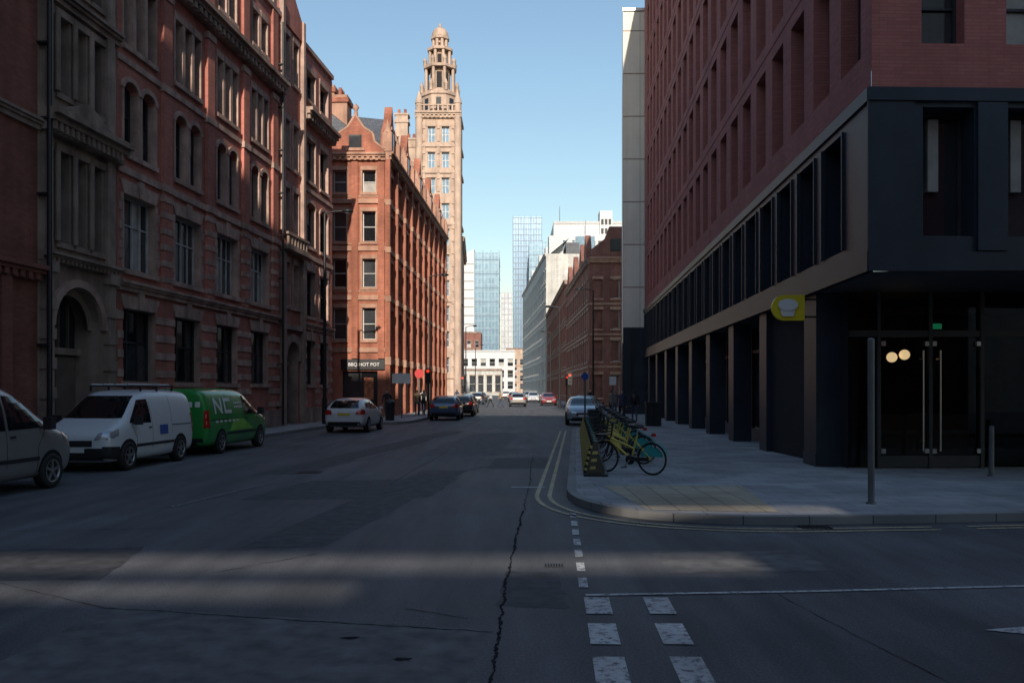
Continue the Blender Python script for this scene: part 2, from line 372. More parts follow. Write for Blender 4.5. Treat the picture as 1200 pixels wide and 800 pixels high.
# ------------------------------------------------------------------ LEFT: red brick warehouse
FL=frame(-14.6,0,.09,1)
def left_main():
    e=E('red_brick_warehouse',(-12,35,0)); mb=MB(); tr=MB()
    U0,U1=26.5,48.7
    bays=[(26.85,28.85),(30.2,32.2),(33.6,35.6),(37.0,39.0)]
    st=m_stoneL; br=m_brickL
    W=[]
    for a,b in bays:
        W.append((a,b,2.1,4.4,dict(nm=3,tr=(.55,),fm=m_frameD),'v'))
        W.append((a,b,5.65,8.0,dict(nm=4,tr=(.62,),fm=m_frameL,w=(4,4,5)),'v'))  # extra pale panes in this row stand in for bright sky reflections
        c=(a+b)/2
        for k in(-1,1): W.append((c+k*.55-.42,c+k*.55+.42,9.3,11.6,dict(nm=1,tr=(.55,),fm=m_frameD),'a'))
        for k in(-1,0,1): W.append((c+k*.72-.26,c+k*.72+.26,12.7,14.9,dict(nm=1,tr=(.5,),fm=m_frameD),'p'))
        for k in(-1,1): W.append((c+k*.5-.36,c+k*.5+.36,16.9,18.4,dict(nm=1,tr=(.5,),fm=m_frameD),'p'))
    for a,b in((44.3,45.7),(46.5,47.9)):
        for c,d,k in((2.1,4.4,'v'),(5.65,8.0,'v'),(9.3,11.6,'a'),(12.7,14.9,'p'),(16.9,18.4,'p')):
            W.append((a,b,c,d,dict(nm=2,tr=(.55,),fm=m_frameD),k))
    D0,D1=40.5,43.6
    for k in(-1,1):
        for c,d in((5.9,8.0),(9.4,11.6),(12.7,14.9),(16.9,19.0)):
            W.append((42.05+k*.62-.38,42.05+k*.62+.38,c,d,dict(nm=1,tr=(.5,),fm=m_frameD),'p'))
    door=(41.1,43.0,.12,4.2)
    wallgrid(mb,U0,U1,0,19.4,[w[:4] for w in W]+[door],br)
    for w in W:
        a,b,c,d,k,ty=w
        window(mb,a,b,c,d,0,.32,st,k['fm'],k['nm'],k['tr'],w=k.get('w',(6,4,1)))
        if ty=='v': voussoir(tr,a,b,d+.01,.42,st,7,.05,.22)
        if ty=='a': arch(mb,a,b,d,.28,0,.32,br,8,st,.16,.06)
        if ty=='p': tr.box(a-.08,b+.08,-.05,.02,d+.005,d+.28,st)
        tr.box(a-.1,b+.1,-.10,.02,c-.16,c-.005,st)
        if ty in'pa':
            for x0,x1 in((a-.1,a-.002),(b+.002,b+.1)): tr.box(x0,x1,-.035,.01,c,d-.0 if ty=='p' else d-.28,st)
        if ty=='v' and c>5:
            for x0,x1 in((a-.14,a-.002),(b+.002,b+.14)):
                z=c
                while z<d-.1: tr.box(x0-(.1 if x0<a and int(z*4)%2 else 0),x1+(.1 if x0>a and int(z*4)%2 else 0),-.03,.01,z,min(z+.28,d),st); z+=.3
    reveal(mb,*door,0,.6,m_stoneB); arch(mb,door[0],door[1],door[3],.95,0,.6,m_stoneB,14,m_stoneB,.35,.14)
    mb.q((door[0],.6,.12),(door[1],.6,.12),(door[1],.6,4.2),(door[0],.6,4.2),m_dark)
    mb.box(door[0]+.1,42.0,.5,.58,.12,2.9,m_frameD); mb.box(42.1,door[1]-.1,.5,.58,.12,2.9,m_frameD); mb.box(door[0],door[1],.45,.58,3.0,3.2,m_stoneB)
    tr.box(D0,D0+.35,-.22,.02,0,8.4,m_stoneB); tr.box(D1-.35,D1,-.22,.02,0,8.4,m_stoneB)
    tr.box(D0+.351,D1-.351,-.2,.02,4.75,5.0,m_stoneB)
    tr.box(D0,D1,-.45,.02,8.5,8.75,m_stoneB)
    for i in range(7): tr.box(D0+.15+i*.42,D0+.3+i*.42,-.4,-.25,8.75,9.2,m_stoneB)
    tr.box(D0,D1,-.43,-.22,9.2,9.32,m_stoneB)
    tr.prism([(D0,19.4),(D1,19.4),(D1,20.2),((D0+D1)/2,21.3),(D0,20.2)],-.1,.3,br)
    tr.box(D0-.05,D0+.25,-.2,.02,9.4,20.4,st); tr.box(D1-.25,D1+.05,-.2,.02,9.4,20.4,st)
    segs=[(26.5,26.85),(28.85,30.2),(32.2,33.6),(35.6,37.0),(39.0,40.45),(43.65,44.3),(45.7,46.5),(47.9,48.7)]
    tr.box(U0,D0-.002,-.16,.02,0,.9,m_stoneB); tr.box(D1+.002,U1,-.16,.02,0,.9,m_stoneB)
    for a,b in segs:
        for z in(1.05,1.65,2.25,2.85,3.45,4.05): tr.box(a+.003,b-.003,-.03,.01,z,z+.24,st)
    for a,b in((28.85,30.2),(32.2,33.6),(35.6,37.0),(39.0,40.3)):
        c=(a+b)/2
        tr.box(c-.3,c+.3,-.12,.01,5.3,15.5,br)
        for z in(8.6,12.0,15.2): tr.box(c-.36,c+.36,-.17,.012,z,z+.25,st)
        z=5.5
        while z<8.3: tr.box(c-.34,c+.34,-.14,.012,z,z+.2,st); z+=.55
        tr.box(c-.3,c+.3,-.12,.01,16.5,19.3,br); tr.box(c-.2,c+.2,-.1,.2,19.6,20.1,st)
    for u0,u1 in((U0,D0-.06),(D1+.06,U1)):
        cornice(tr,u0,u1,4.95,.32,.22,st); tr.box(u0,u1,-.08,.01,8.62,8.85,st); tr.box(u0,u1,-.06,.01,12.1,12.3,st)
        cornice(tr,u0,u1,15.65,.6,.55,m_stoneB,.4); tr.box(u0,u1,-.12,.35,19.4,19.62,st)
    shell(mb,U0,U1,0,19.4,13,br,m_slate)
    tr.cyl((40.1,-.3,.2),(40.1,-.3,19),.055,.055,m_black2,8)
    for z in range(1,19,2): tr.box(40.0,40.2,-.32,0,z,z+.05,m_black2)
    mb.build('walls_and_windows',e,FL); tr.build('stone_trim',e,FL)
left_main()
def left_stone():
    e=E('sandstone_entrance_building',(-13,24,0)); mb=MB(); tr=MB(); st=m_stoneB
    U0,U1=22.7,26.48
    door=(23.3,25.6,.12,4.75)
    W=[]
    for k in(-1,0,1):
        for c,d in((5.9,8.4),(10.0,12.1),(13.2,15.3)): W.append((24.6+k*.8-.28,24.6+k*.8+.28,c,d))
    wallgrid(mb,U0,U1,0,21,W+[door],st)
    for w in W:
        window(mb,*w,0,.35,st,m_frameD,1,(.6,),w=(6,4,0)); tr.box(w[0]-.1,w[1]+.1,-.08,.02,w[2]-.15,w[2]-.003,st); tr.box(w[0]-.1,w[1]+.1,-.08,.02,w[3]+.003,w[3]+.2,st)
        tr.cyl((w[0]-.12,-.1,w[2]),(w[0]-.12,-.1,w[3]),.08,.08,st,10)
    reveal(mb,*door,0,.8,st); arch(mb,door[0],door[1],door[3],1.15,0,.8,st,16,m_stoneL,.22,.12); arch(mb,door[0],door[1],door[3],1.15,.25,.3,st,16,st,-.22,.0)
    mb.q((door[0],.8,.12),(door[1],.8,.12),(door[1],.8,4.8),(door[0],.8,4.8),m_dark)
    mb.box(door[0]+.15,24.4,.68,.78,.12,2.8,m_frameW); mb.box(24.5,door[1]-.15,.68,.78,.12,2.8,m_frameW); mb.box(door[0],door[1],.6,.78,2.85,3.05,st)
    for i in range(1,5): mb.box(door[0]+i*.46-.03,door[0]+i*.46+.03,.7,.78,3.05,4.7,m_frameW)
    for u in(22.95,25.95):
        tr.box(u-.2,u+.25,-.25,.02,0,1.1,st); tr.box(u-.15,u+.2,-.18,.02,1.1,5.0,st); tr.box(u-.22,u+.27,-.28,.02,5.0,5.3,st)
        tr.box(u-.15,u+.2,-.14,.02,5.5,15.6,st)
        for z in(1.6,2.4,3.2,4.0): tr.box(u-.19,u+.24,-.22,.02,z,z+.3,st)
    cornice(tr,U0,U1,5.3,.25,.35,st,.2); cornice(tr,U0,U1,8.75,.6,.6,st,.25); cornice(tr,U0,U1,12.4,.35,.3,st); cornice(tr,U0,U1,15.6,.6,.6,st,.3)
    tr.prism([(23.0,9.36),(26.2,9.36),(24.6,10.0)],-.3,.0,st)
    shell(mb,U0,U1,0,21,12,st,m_slate)
    tr.cyl((22.75,-.3,.2),(22.75,-.3,20),.07,.07,m_black2,8); tr.box(22.6,22.9,-.42,-.15,13.2,13.6,m_black2)
    for z in range(1,20,2): tr.box(22.65,22.85,-.32,0,z,z+.06,m_black2)
    mb.build('walls_and_windows',e,FL); tr.build('stone_trim',e,FL)
left_stone()
def left_dark():
    e=E('dark_brick_building',(-14,10,0)); mb=MB(); tr=MB(); U0,U1=-12,22.68; W=[]; big=[]
    u=21.0
    while u>U0+3:
        big.append((u-2.6,u,.12,4.3))
        for k in(0,1):
            for c,d in((5.7,8.3),(9.4,11.9),(13,15.3)): W.append((u-2.5+k*1.45,u-1.5+k*1.45,c,d))
        u-=4.2
    wallgrid(mb,U0,U1,0,18,W+big,m_brickD)
    for w in W:
        window(mb,*w,0,.3,m_brickD,m_frameD,1,(.5,)); arch(mb,w[0],w[1],w[3],.2,0,.3,m_brickD,8,m_stoneB,.16,.05); tr.box(w[0]-.1,w[1]+.1,-.09,.02,w[2]-.16,w[2]-.004,m_stoneB)
    for w in big:
        window(mb,*w,0,.5,m_brickD,m_frameD,3,(.3,.75))
        for u in(w[0]-.5,w[1]+.1): tr.box(u,u+.4,-.15,.02,0,4.7,m_brickD)
    cornice(tr,U0,U1,4.7,.4,.35,m_brickD,.3); cornice(tr,U0,U1,8.7,.3,.2,m_stoneB); cornice(tr,U0,U1,12.3,.25,.2,m_brickD); cornice(tr,U0,U1,16,.6,.5,m_stoneB,.4)
    shell(mb,U0,U1,0,18,12,m_brickD,m_slate)
    mb.build('walls_and_windows',e,FL); tr.build('stone_trim',e,FL)
left_dark()

# ------------------------------------------------------------------ LEFT: orange terracotta block
def text(parent,name,body,size,mat4,m,ext=.01):
    c=bpy.data.curves.new(name,'FONT'); c.body=body; c.size=size; c.extrude=ext; c.align_x='CENTER'; c.materials.append(m)
    o=bpy.data.objects.new(name,c); COL.objects.link(o); attach(o,parent,mat4@Matrix.Rotation(math.pi/2,4,'X')); return o
def left_block():
    e=E('terracotta_brick_block',(-9,60,0)); br=m_brickO; st=m_stoneO
    F1=frame(-18,54,1,0); mb=MB(); tr=MB(); L=10.0
    rows=((5.0,7.0),(8.3,10.1),(11.2,13.1),(14.3,15.7)); W=[]
    for c,d in rows:
        for uc in(1.2,3.2,5.1,7.1,8.95): W.append((uc-.42,uc+.42,c,d))
    shop=[(7.3,9.5,.5,3.0),(3.5,6.0,.5,3.0)]
    wallgrid(mb,0,L,0,16.4,W+shop,br)
    for w in W:
        window(mb,*w,0,.3,br,m_frameL,1,(.5,),w=(5,4,1)); tr.box(w[0]-.12,w[1]+.12,-.06,.02,w[3]+.004,w[3]+.25,st); tr.box(w[0]-.12,w[1]+.12,-.1,.02,w[2]-.18,w[2]-.004,st)
        for x in(w[0]-.12,w[1]+.002): tr.box(x,x+.118,-.03,.01,w[2],w[3],st)
    for w in shop: window(mb,*w,0,.3,m_black2,m_frameD,2,(.75,),w=(3,3,2))
    tr.box(7.2,9.98,-.15,.02,3.1,3.75,m_black2)
    mb.box(8.6,9.2,.2,.24,1.2,2.6,M('shop_menu_poster',(.45,.16,.08),.5,var=.8,scale=5))
    for z in(4.2,7.5,10.6,13.6): tr.box(0,L,-.12,.02,z,z+.3,st)
    for z in(8.0,11.0,14.0): tr.box(0,L,-.035,.015,z,z+.1,st)
    for u in(6.05,8.03,9.7): tr.box(u-.15,u+.25,-.2,.02,3.8,16.2,br)
    cornice(tr,0,L,16.3,.45,.4,st,.35)
    G=[(6.3,16.76),(9.9,16.76),(9.9,17.0),(9.3,17.5),(9.2,18.0),(8.6,18.4),(8.1,19.2),(7.6,18.4),(7.0,18.0),(6.9,17.5),(6.3,17.0)]
    tr.prism(G,-.1,.4,br); tr.box(7.7,8.5,-.14,-.09,17.1,17.9,m_gl[1]); tr.box(7.5,8.7,-.2,-.1,16.9,17.08,st)
    for p,q in zip(G[2:],G[3:]):
        tr.cyl((p[0],-.05,p[1]),(q[0],-.05,q[1]),.09,.09,st,6)
    tr.lathe((8.1,.15,19.2),[(.15,0),(.1,.3),(.22,.5),(0,.8)],st,8)
    mb.build('gable_front',e,F1); tr.build('gable_trim',e,F1)
    text(e,'shop_sign_lettering','BBQ HOT POT',.30,F1@Matrix.Translation((8.65,-.17,3.32)),m_signw)
    F2=frame(-8,54,.04,1); mb=MB(); tr=MB(); L=31; W=[];shop=[]
    n=10; p=L/n
    for i in range(n):
        uc=p*(i+.5)
        for c,d in rows:
            W.append((uc-1.05,uc-.12,c,d)); W.append((uc+.12,uc+1.05,c,d))
        shop.append((uc-1.15,uc+1.15,.6,3.3))
    wallgrid(mb,0,L,0,16.6,W+shop,br)
    for w in W: window(mb,*w,0,.3,br,m_frameL,1,(.5,),w=(4,3,1))
    for w in shop: window(mb,*w,0,.4,st,m_frameD,2,(.7,),w=(3,3,2))
    for i in range(n+1):
        u=min(max(p*i,.2),L-.2); tr.box(u-.2,u+.2,-.28,.02,0,16.4,br); tr.box(u-.26,u+.26,-.34,.021,3.4,3.9,st)
        for z in(7.4,10.5,13.5): tr.box(u-.25,u+.25,-.33,.021,z,z+.35,st)
        tr.box(u-.25,u+.25,-.4,.2,16.9,18.1,st); tr.lathe((u,-.1,18.1),[(.3,0),(.2,.3),(0,.9)],st,6)
    for z in(3.5,7.5,10.6,13.6): tr.box(0,L,-.14,.02,z,z+.3,st)
    for i in range(n):
        u=p*(i+.5)
        for c,d in rows: tr.box(u-1.15,u+1.15,-.07,.015,d+.003,d+.2,st)
        if i%2==0:
            tr.prism([(u-1.4,16.9),(u+1.4,16.9),(u+1.3,18.2),(u+.5,19.0),(u,20.2),(u-.5,19.0),(u-1.3,18.2)],-.15,.35,br); tr.box(u-.4,u+.4,-.2,-.14,17.3,18.5,m_gl[0])
            tr.box(u-.55,u+.55,-.24,-.14,18.55,18.75,st)
    cornice(tr,0,L,16.4,.5,.5,st,.4)
    mb.q((0,.2,16.7),(L,.2,16.7),(L,4.5,20.2),(0,4.5,20.2),m_slate); mb.q((0,4.5,20.2),(L,4.5,20.2),(L,9,16.7),(0,9,16.7),m_slate)
    mb.q((L,0,0),(L,9,0),(L,9,16.7),(L,.2,16.7),br); mb.add([(L,.2,16.7),(L,9,16.7),(L,4.5,20.2)],[(0,1,2)],br); mb.add([(0.05,.2,16.7),(0.05,9,16.7),(0.05,4.5,20.2)],[(0,1,2)],m_slate)
    for u,y,h in((.8,3.0,20.6),(3.5,4.5,22.2),(12,4.5,22),(21,4.5,22)):
        tr.box(u-.6,u+.6,y-.5,y+.5,16.8,h,st); tr.box(u-.7,u+.7,y-.6,y+.6,h-.5,h-.2,br)
        for k in(-.35,0,.35): tr.cyl((u+k,y,h),(u+k,y,h+.5),.13,.11,br,8)
    mb.build('street_front',e,F2); tr.build('street_trim',e,F2)
    rf=MB(); rf.q((-18,54.3,16.7),(-11.6,54.3,16.7),(-11.0,58,20.4),(-18,58,20.4),m_slate); rf.q((-11.6,54.3,16.7),(-8.1,54.4,16.7),(-8.1,58.3,20.2),(-11.0,58,20.4),m_slate)
    rf.box(-11.4,-10.4,54.35,56.5,16.8,18.3,m_glblue); rf.box(-11.5,-10.3,54.3,56.6,18.3,18.45,m_slate)
    rf.build('front_roof',e)
left_block()
# ------------------------------------------------------------------ tower and stone hotel
def tower():
    e=E('clock_tower_building',(-11.8,140,0)); st=m_stoneT; mb=MB(); cx,cy=-11.8,140
    x0,x1=-15.2,-8.35; yf=136.6
    F=frame(x0,yf,1,0); fb=MB(); W=[]; L=x1-x0
    z=4.5
    while z<44:
        for uc in(2.3,4.55): W.append((uc-.6,uc+.6,z,z+2.5))
        z+=4.1
    wallgrid(fb,0,L,0,46,W,st)
    for w in W: window(fb,*w,0,.5,st,m_frameL,2,(.5,),gm=m_glblue,mw=.1,fw=.1); fb.box(w[0]-.2,w[1]+.2,-.12,.02,w[3]+.01,w[3]+.4,st)
    for u in(.35,L-.35): fb.cyl((u,0,0),(u,0,47.5),.65,.6,st,8); fb.lathe((u,0,47.5),[(.7,0),(.5,.8),(0,2.2)],st,8)
    for z in(3.6,15.8,28.1,36.4,40.6): fb.box(0,L,-.25,.02,z,z+.45,st)
    for z in range(6,45,2):
        for u in(1.1,3.43,5.75): fb.box(u-.22,u+.22,-.16,.02,z-.5,z+.6,st)
    cornice(fb,-.3,L+.3,45.2,1,.8,st,.7)
    for i in range(9): fb.box(.3+i*.75,.55+i*.75,-.5,-.2,46.2,47.1,st)
    fb.box(0,L,-.55,-.15,47.1,47.3,st)
    fb.build('tower_front',e,F)
    F=frame(x1,yf,0,1); fb=MB(); W=[]
    z=4.5
    while z<44:
        for uc in(2.3,4.55): W.append((uc-.6,uc+.6,z,z+2.5))
        z+=4.1
    wallgrid(fb,0,6.9,0,46,W,st)
    for w in W: window(fb,*w,0,.5,st,m_frameL,2,(.5,),mw=.1,fw=.1)
    for z in(3.6,15.8,28.1,36.4,40.6,45.4): fb.box(0,6.9,-.25,.02,z,z+.45,st)
    fb.build('tower_side',e,F)
    mb.q((x0,yf,46),(x1,yf,46),(x1,yf+6.9,46),(x0,yf+6.9,46),st); mb.q((x0,yf,0),(x0,yf,46),(x0,yf+6.9,46),(x0,yf+6.9,0),st)
    c=(cx,cy,0); r8=math.pi/8
    mb.lathe(c,[(3.1,46),(3.0,49.3),(3.25,49.4),(3.25,49.9),(2.7,50),(2.6,50.3)],st,8,False,r8)
    def stage(z0,z1,r,core,n=8):
        mb.cyl((cx,cy,z0),(cx,cy,z1),core,core,st,8,rot=r8)
        for i in range(n):
            t=2*math.pi*i/n+r8; x=cx+r*math.cos(t);y=cy+r*math.sin(t); mb.cyl((x,y,z0),(x,y,z1),.28,.25,st,8)
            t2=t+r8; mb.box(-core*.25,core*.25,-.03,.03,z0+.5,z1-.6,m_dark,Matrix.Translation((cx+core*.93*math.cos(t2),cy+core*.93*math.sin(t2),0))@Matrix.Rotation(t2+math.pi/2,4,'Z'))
        mb.lathe((cx,cy,z1),[(r-.2,-.01),(r+.45,0),(r+.5,.4),(r+.2,.5),(0,.55)],st,8,False,r8)
    stage(50.3,54.0,2.35,1.7); stage(54.5,57.0,1.7,1.25); stage(57.5,59.0,1.1,.8)
    mb.lathe((cx,cy,59.5),[(1.35,0),(1.35,.5),(1.15,1.0),(.75,1.4),(.3,1.65),(0,1.7)],st,16)
    mb.lathe((cx,cy,61.1),[(.12,0),(.25,.35),(0,.8)],st,8)
    for i in range(8):
        t=2*math.pi*i/8+r8
        for z,r,h in((49.9,3.1,2.0),(54.4,2.55,1.5)):
            mb.lathe((cx+r*math.cos(t),cy+r*math.sin(t),z),[(.3,0),(.3,h*.5),(.38,h*.55),(0,h)],st,6)
        t2=t+r8; mb.box(-.4,.4,-.15,.15,47,48.8,m_gl[0],Matrix.Translation((cx+2.75*math.cos(t2),cy+2.75*math.sin(t2),0))@Matrix.Rotation(t2+math.pi/2,4,'Z'))
    F=frame(-30,137,1,0); fb=MB(); W=[]
    for i in range(6):
        for z in(4,8.3,12.6,16.9,21.2,25.5,29.8,34.0): W.append((1+i*2.4,2.2+i*2.4,z,z+2.6))
    wallgrid(fb,0,14.8,0,38,W,st)
    for w in W: window(fb,*w,0,.4,st,m_frameL,2,(.5,),gm=m_glblue,mw=.1); fb.box(w[0]-.15,w[1]+.15,-.1,.02,w[3],w[3]+.35,m_brickO)
    for z in(28.8,33.2): fb.box(0,14.8,-.2,.02,z,z+.4,st)
    cornice(fb,0,14.8,37.6,.8,.6,st,.6); shell(fb,0,14.8,0,38,30,st,m_slate)
    for u,h,w in((10.6,42.5,1.1),(12.2,46,1.0),(13.7,42,.8)):
        fb.box(u-w,u+w,.5,2.4,38,h,st); fb.box(u-w-.15,u+w+.15,.35,2.55,h-1.2,h-.8,st); fb.box(u-w-.15,u+w+.15,.35,2.55,h,h+.3,st)
        for k in(-.5,.5): fb.cyl((u+k*w,1.4,h+.3),(u+k*w,1.4,h+1.2),.25,.2,m_brickO,8)
    fb.build('lower_wing',e,F)
    F=frame(-8.5,143.6,-.04,1); fb=MB(); W=[]
    for i in range(11):
        for z in(4,8.3,12.6,16.9,21.2): W.append((1+i*2.4,2.4+i*2.4,z,z+2.6))
    wallgrid(fb,0,28,0,28,W,m_stoneO)
    for w in W: window(fb,*w,0,.4,st,m_frameL,2,(.5,),mw=.1)
    shell(fb,0,28,0,28,14,m_stoneO,m_slate); cornice(fb,0,28,26.8,.8,.6,st,.6); fb.build('street_wing',e,F)
    mb.build('spire',e)
tower()

# ------------------------------------------------------------------ RIGHT: modern brick building
def right_modern():
    e=E('modern_brick_office_building',(8,30,0)); br=m_brickM; bk=m_black
    F=frame(9.17,59,-.06,-1); L=43.48; mb=MB(); tr=MB()
    W=[];B=[]
    z0s=[8.1+3.3*i for i in range(7)]
    p=1.9; n=int((L-1)/p)
    for z in z0s:
        for i in range(n+1):
            a=L-.55-1.15-i*p
            if a>.3: W.append((a,a+1.15,z,z+2.62))
    for i in range(40):
        b=L-1.35-i*1.9
        if b>1.8: B.append((b-1.4,b,4.6,6.95))
    wallgrid(mb,0,L,7.36,31.5,W,br)
    wallgrid(mb,0,L,4.0,7.36-.002,B,bk,-.05)
    mb.q((0,-.05,7.358),(L+.05,-.05,7.358),(L+.05,.0,7.358),(0,0,7.358),bk)
    for w in W:
        a,b,c,d=w; reveal(mb,a,b,c,d,0,.42,br)
        g=R.choice([m_glmod,m_glmod,m_gl[0],m_gl[1]]); mb.q((a,.42,c),(b,.42,c),(b,.42,d),(a,.42,d),g)
        for x in(a,b-.07): tr.box(x,x+.07,.34,.41,c,d,m_frameD)
        tr.box(a+.07,b-.07,.34,.41,c,c+.07,m_frameD); tr.box(a+.07,b-.07,.34,.41,d-.07,d,m_frameD)
        if R.random()<.15: mb.q((a+.1,.405,c+.1),(b-.1,.405,c+.1),(b-.1,.405,c+2.2),(a+.1,.405,c+2.2),m_gl[2])
    for z in z0s[1:]: tr.box(0,L,-.012,.01,z-.36,z-.33,m_brickD)
    for w in B:
        a,b,c,d=w; reveal(mb,a,b,c,d,-.05,.55,bk); mb.q((a,.5,c),(b,.5,c),(b,.5,d),(a,.5,d),R.choice([m_glmod,m_gl[1]]))
        tr.box((a+b)/2-.03,(a+b)/2+.03,.42,.49,c,d,m_frameD)
        tr.box(a-.001,a+.04,-.1,.0,c,d,bk); tr.box(b-.04,b+.001,-.1,.0,c,d,bk)
    tr.box(0,L+.08,-.1,.02,7.1,7.34,bk); tr.box(0,L+.08,-.1,.02,4.0,4.35,bk)
    mb.q((0,-.05,4.0),(L+.02,-.05,4.0),(L+.02,14,4.0),(0,14,4.0),m_soff)
    yb=1.1; Lg=L-4.4
    u=0
    while u<Lg-.1:
        b=min(u+1.53,Lg); mb.q((u,yb,.55),(b,yb,.55),(b,yb,3.99),(u,yb,3.99),R.choice([m_glmod,m_glmod,m_gl[1]])); tr.box(b-.04,b+.04,yb-.12,yb-.01,.12,3.99,m_frameD); u=b
    tr.box(0,Lg,yb-.15,yb+.02,.12,.5,m_pole); tr.box(0,Lg,yb-.1,yb-.01,3.1,3.2,m_frameD)
    k=0; Yc=19.6
    while Yc<58.5:
        u=(59-Yc)*1.0018
        if k==0: tr.box(u-.45,u+.5,0.03,.95,.1,3.999,bk); tr.box(u-.47,u+.52,.01,.97,.12,.4,bk)
        else: tr.box(u-.42,u+.42,0.03,.62,.1,3.999,bk)
        k+=1; Yc+=4.6
    ps=MB()
    for u in(22.2,21.0,27.1): ps.box(u-.5,u+.5,yb-.03,yb-.012,.8,3.3,m_sign if u!=21.0 else m_signw); ps.box(u-.35,u+.35,yb-.04,yb-.031,1.3,2.0,m_signw if u!=21.0 else m_sign)
    ps.build('window_poster',e,F)
    mb.q((0,0,4),(0,0,31.5),(0,14,31.5),(0,14,4),br); mb.q((0,0,31.4),(L,0,31.4),(L,20,31.4),(0,20,31.4),m_slate)
    mb.build('street_walls',e,F); tr.build('street_frames',e,F)
    F=frame(6.57,15.6,1,.03); mb=MB(); tr=MB(); L2=26; W=[];B=[]
    for i in range(15):
        a=.93+i*1.58
        B.append((a,a+.95,4.65,7.0))
        for z in z0s: W.append((a,a+.8,z+.08,z+2.62))
    wallgrid(mb,0,L2,7.36,31.5,W,br); wallgrid(mb,-.05,L2,4.0,7.357,B,bk,-.05)
    mb.q((-.05,-.05,7.357),(L2,-.05,7.357),(L2,0,7.357),(-.05,0,7.357),bk)
    for w in W: window(mb,*w,0,.35,br,m_frameD,1,(.3,),gm=R.choice([m_glmod,m_gl[1],m_gl[2]]))
    for w in B:
        window(mb,*w,-.05,.5,bk,m_frameD,1,None,gm=R.choice([m_glmod,m_gl[1]]))
        tr.box(w[0]+.3,w[0]+.5,.35,.44,w[2]+.9,w[3]-.1,m_gl[2])
    tr.box(-.1,.75,-.09,-.052,4.0,7.35,bk)
    for i in range(14): tr.box(1.92+i*1.58,2.47+i*1.58,-.12,-.052,4.38,7.08,bk)
    tr.box(-.1,L2,-.12,-.05,7.1,7.34,bk); tr.box(-.1,L2,-.12,-.05,4.0,4.35,bk)
    ye=3.1
    xs=[.95,1.55,2.7,3.85,5.1,6.5,8,9.5,11,12.5,14,16,18,20,22,24]
    for a,b in zip(xs[:-1],xs[1:]):
        mb.q((a,ye,.15),(b,ye,.15),(b,ye,3.99),(a,ye,3.99),m_clear if b<8.2 else m_glmod)
        tr.box(b-.04,b+.04,ye-.09,ye-.005,.12,3.99,m_frameD)
    tr.box(.9,24,ye-.08,ye-.004,3.0,3.14,m_frameD)
    tr.box(1.6,3.8,ye-.07,ye-.02,.15,.4,m_frameD)
    for x in(2.5,2.88): tr.cyl((x,ye-.14,.5),(x,ye-.14,2.7),.02,.02,m_steel,8); tr.box(x-.02,x+.02,ye-.14,ye,.7,.73,m_steel); tr.box(x-.02,x+.02,ye-.14,ye,2.5,2.53,m_steel)
    for x in(1.65,2.62,2.78,3.78):
        for z in(.45,2.8): tr.box(x-.05,x+.05,ye-.09,ye-.01,z,z+.1,m_steel)
    tr.box(5.14,24,ye-.2,ye+.02,.12,.5,bk)
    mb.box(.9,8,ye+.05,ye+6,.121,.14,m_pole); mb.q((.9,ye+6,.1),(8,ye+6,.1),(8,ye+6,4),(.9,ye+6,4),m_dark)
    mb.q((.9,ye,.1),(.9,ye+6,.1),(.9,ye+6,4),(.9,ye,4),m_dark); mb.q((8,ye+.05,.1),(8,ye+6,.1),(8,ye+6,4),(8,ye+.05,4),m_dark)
    mb.box(3.0,5.6,ye+3.5,ye+4.2,.14,1.2,m_frameW)
    mb.q((L2,0,4),(L2,14,4),(L2,14,31.5),(L2,0,31.5),br)
    mb.build('front_walls',e,F); tr.build('front_frames',e,F)
    lp=MB(); glow=EM('warm_globe',(1.0,.66,.34),1.2)
    for x,z in((2.45,2.6),(2.75,2.66)):
        lp.lathe((x,ye+1.2,z),[(.12*math.sin(math.pi*i/8),-.12*math.cos(math.pi*i/8)) for i in range(9)],glow,14); lp.cyl((x,ye+1.2,z+.1),(x,ye+1.2,3.99),.01,.01,m_black2,6)
    lp.build('globe_lamps',e,F)
    ex=MB(); ex.box(2.85,3.15,ye+.3,ye+.35,3.2,3.32,EM('exit_sign_green',(.02,.35,.15),.35)); ex.build('exit_sign',e,F)
right_modern()
def cream():
    e=E('cream_clad_building',(8,62,0)); mb=MB(); H=28.4
    F=frame(7.8,60,1,-.02); wallgrid(mb,0,9,6.2,H,[],m_cream); wallgrid(mb,0,9,0,6.198,[],m_black,-.04)
    for z in range(9,28,3): mb.box(0,9,-.015,.01,z,z+.05,m_stoneB)
    mb.box(-.02,9,-.1,.05,H,H+.2,m_alu); mb.box(.5,.7,-.08,.02,.1,6.1,m_black2)
    mb.build('end_wall',e,F)
    F=frame(10.3,80,-2.5,-20); mb=MB(); L=20.1
    wallgrid(mb,0,L,6.2,H,[],m_cream); wallgrid(mb,0,L,0,6.198,[(1+i*3.1,3.2+i*3.1,.6,5.2) for i in range(6)],m_black,-.04)
    for i in range(6): window(mb,1+i*3.1,3.2+i*3.1,.6,5.2,-.04,.5,m_black,m_frameD,2,(.7,),gm=m_glmod)
    mb.q((0,0,0),(0,0,H),(0,12,H),(0,12,0),m_cream); mb.q((0,0,H-.02),(L,0,H-.02),(L,10,H-.02),(0,12,H-.02),m_slate)
    mb.build('street_wall',e,F)
cream()
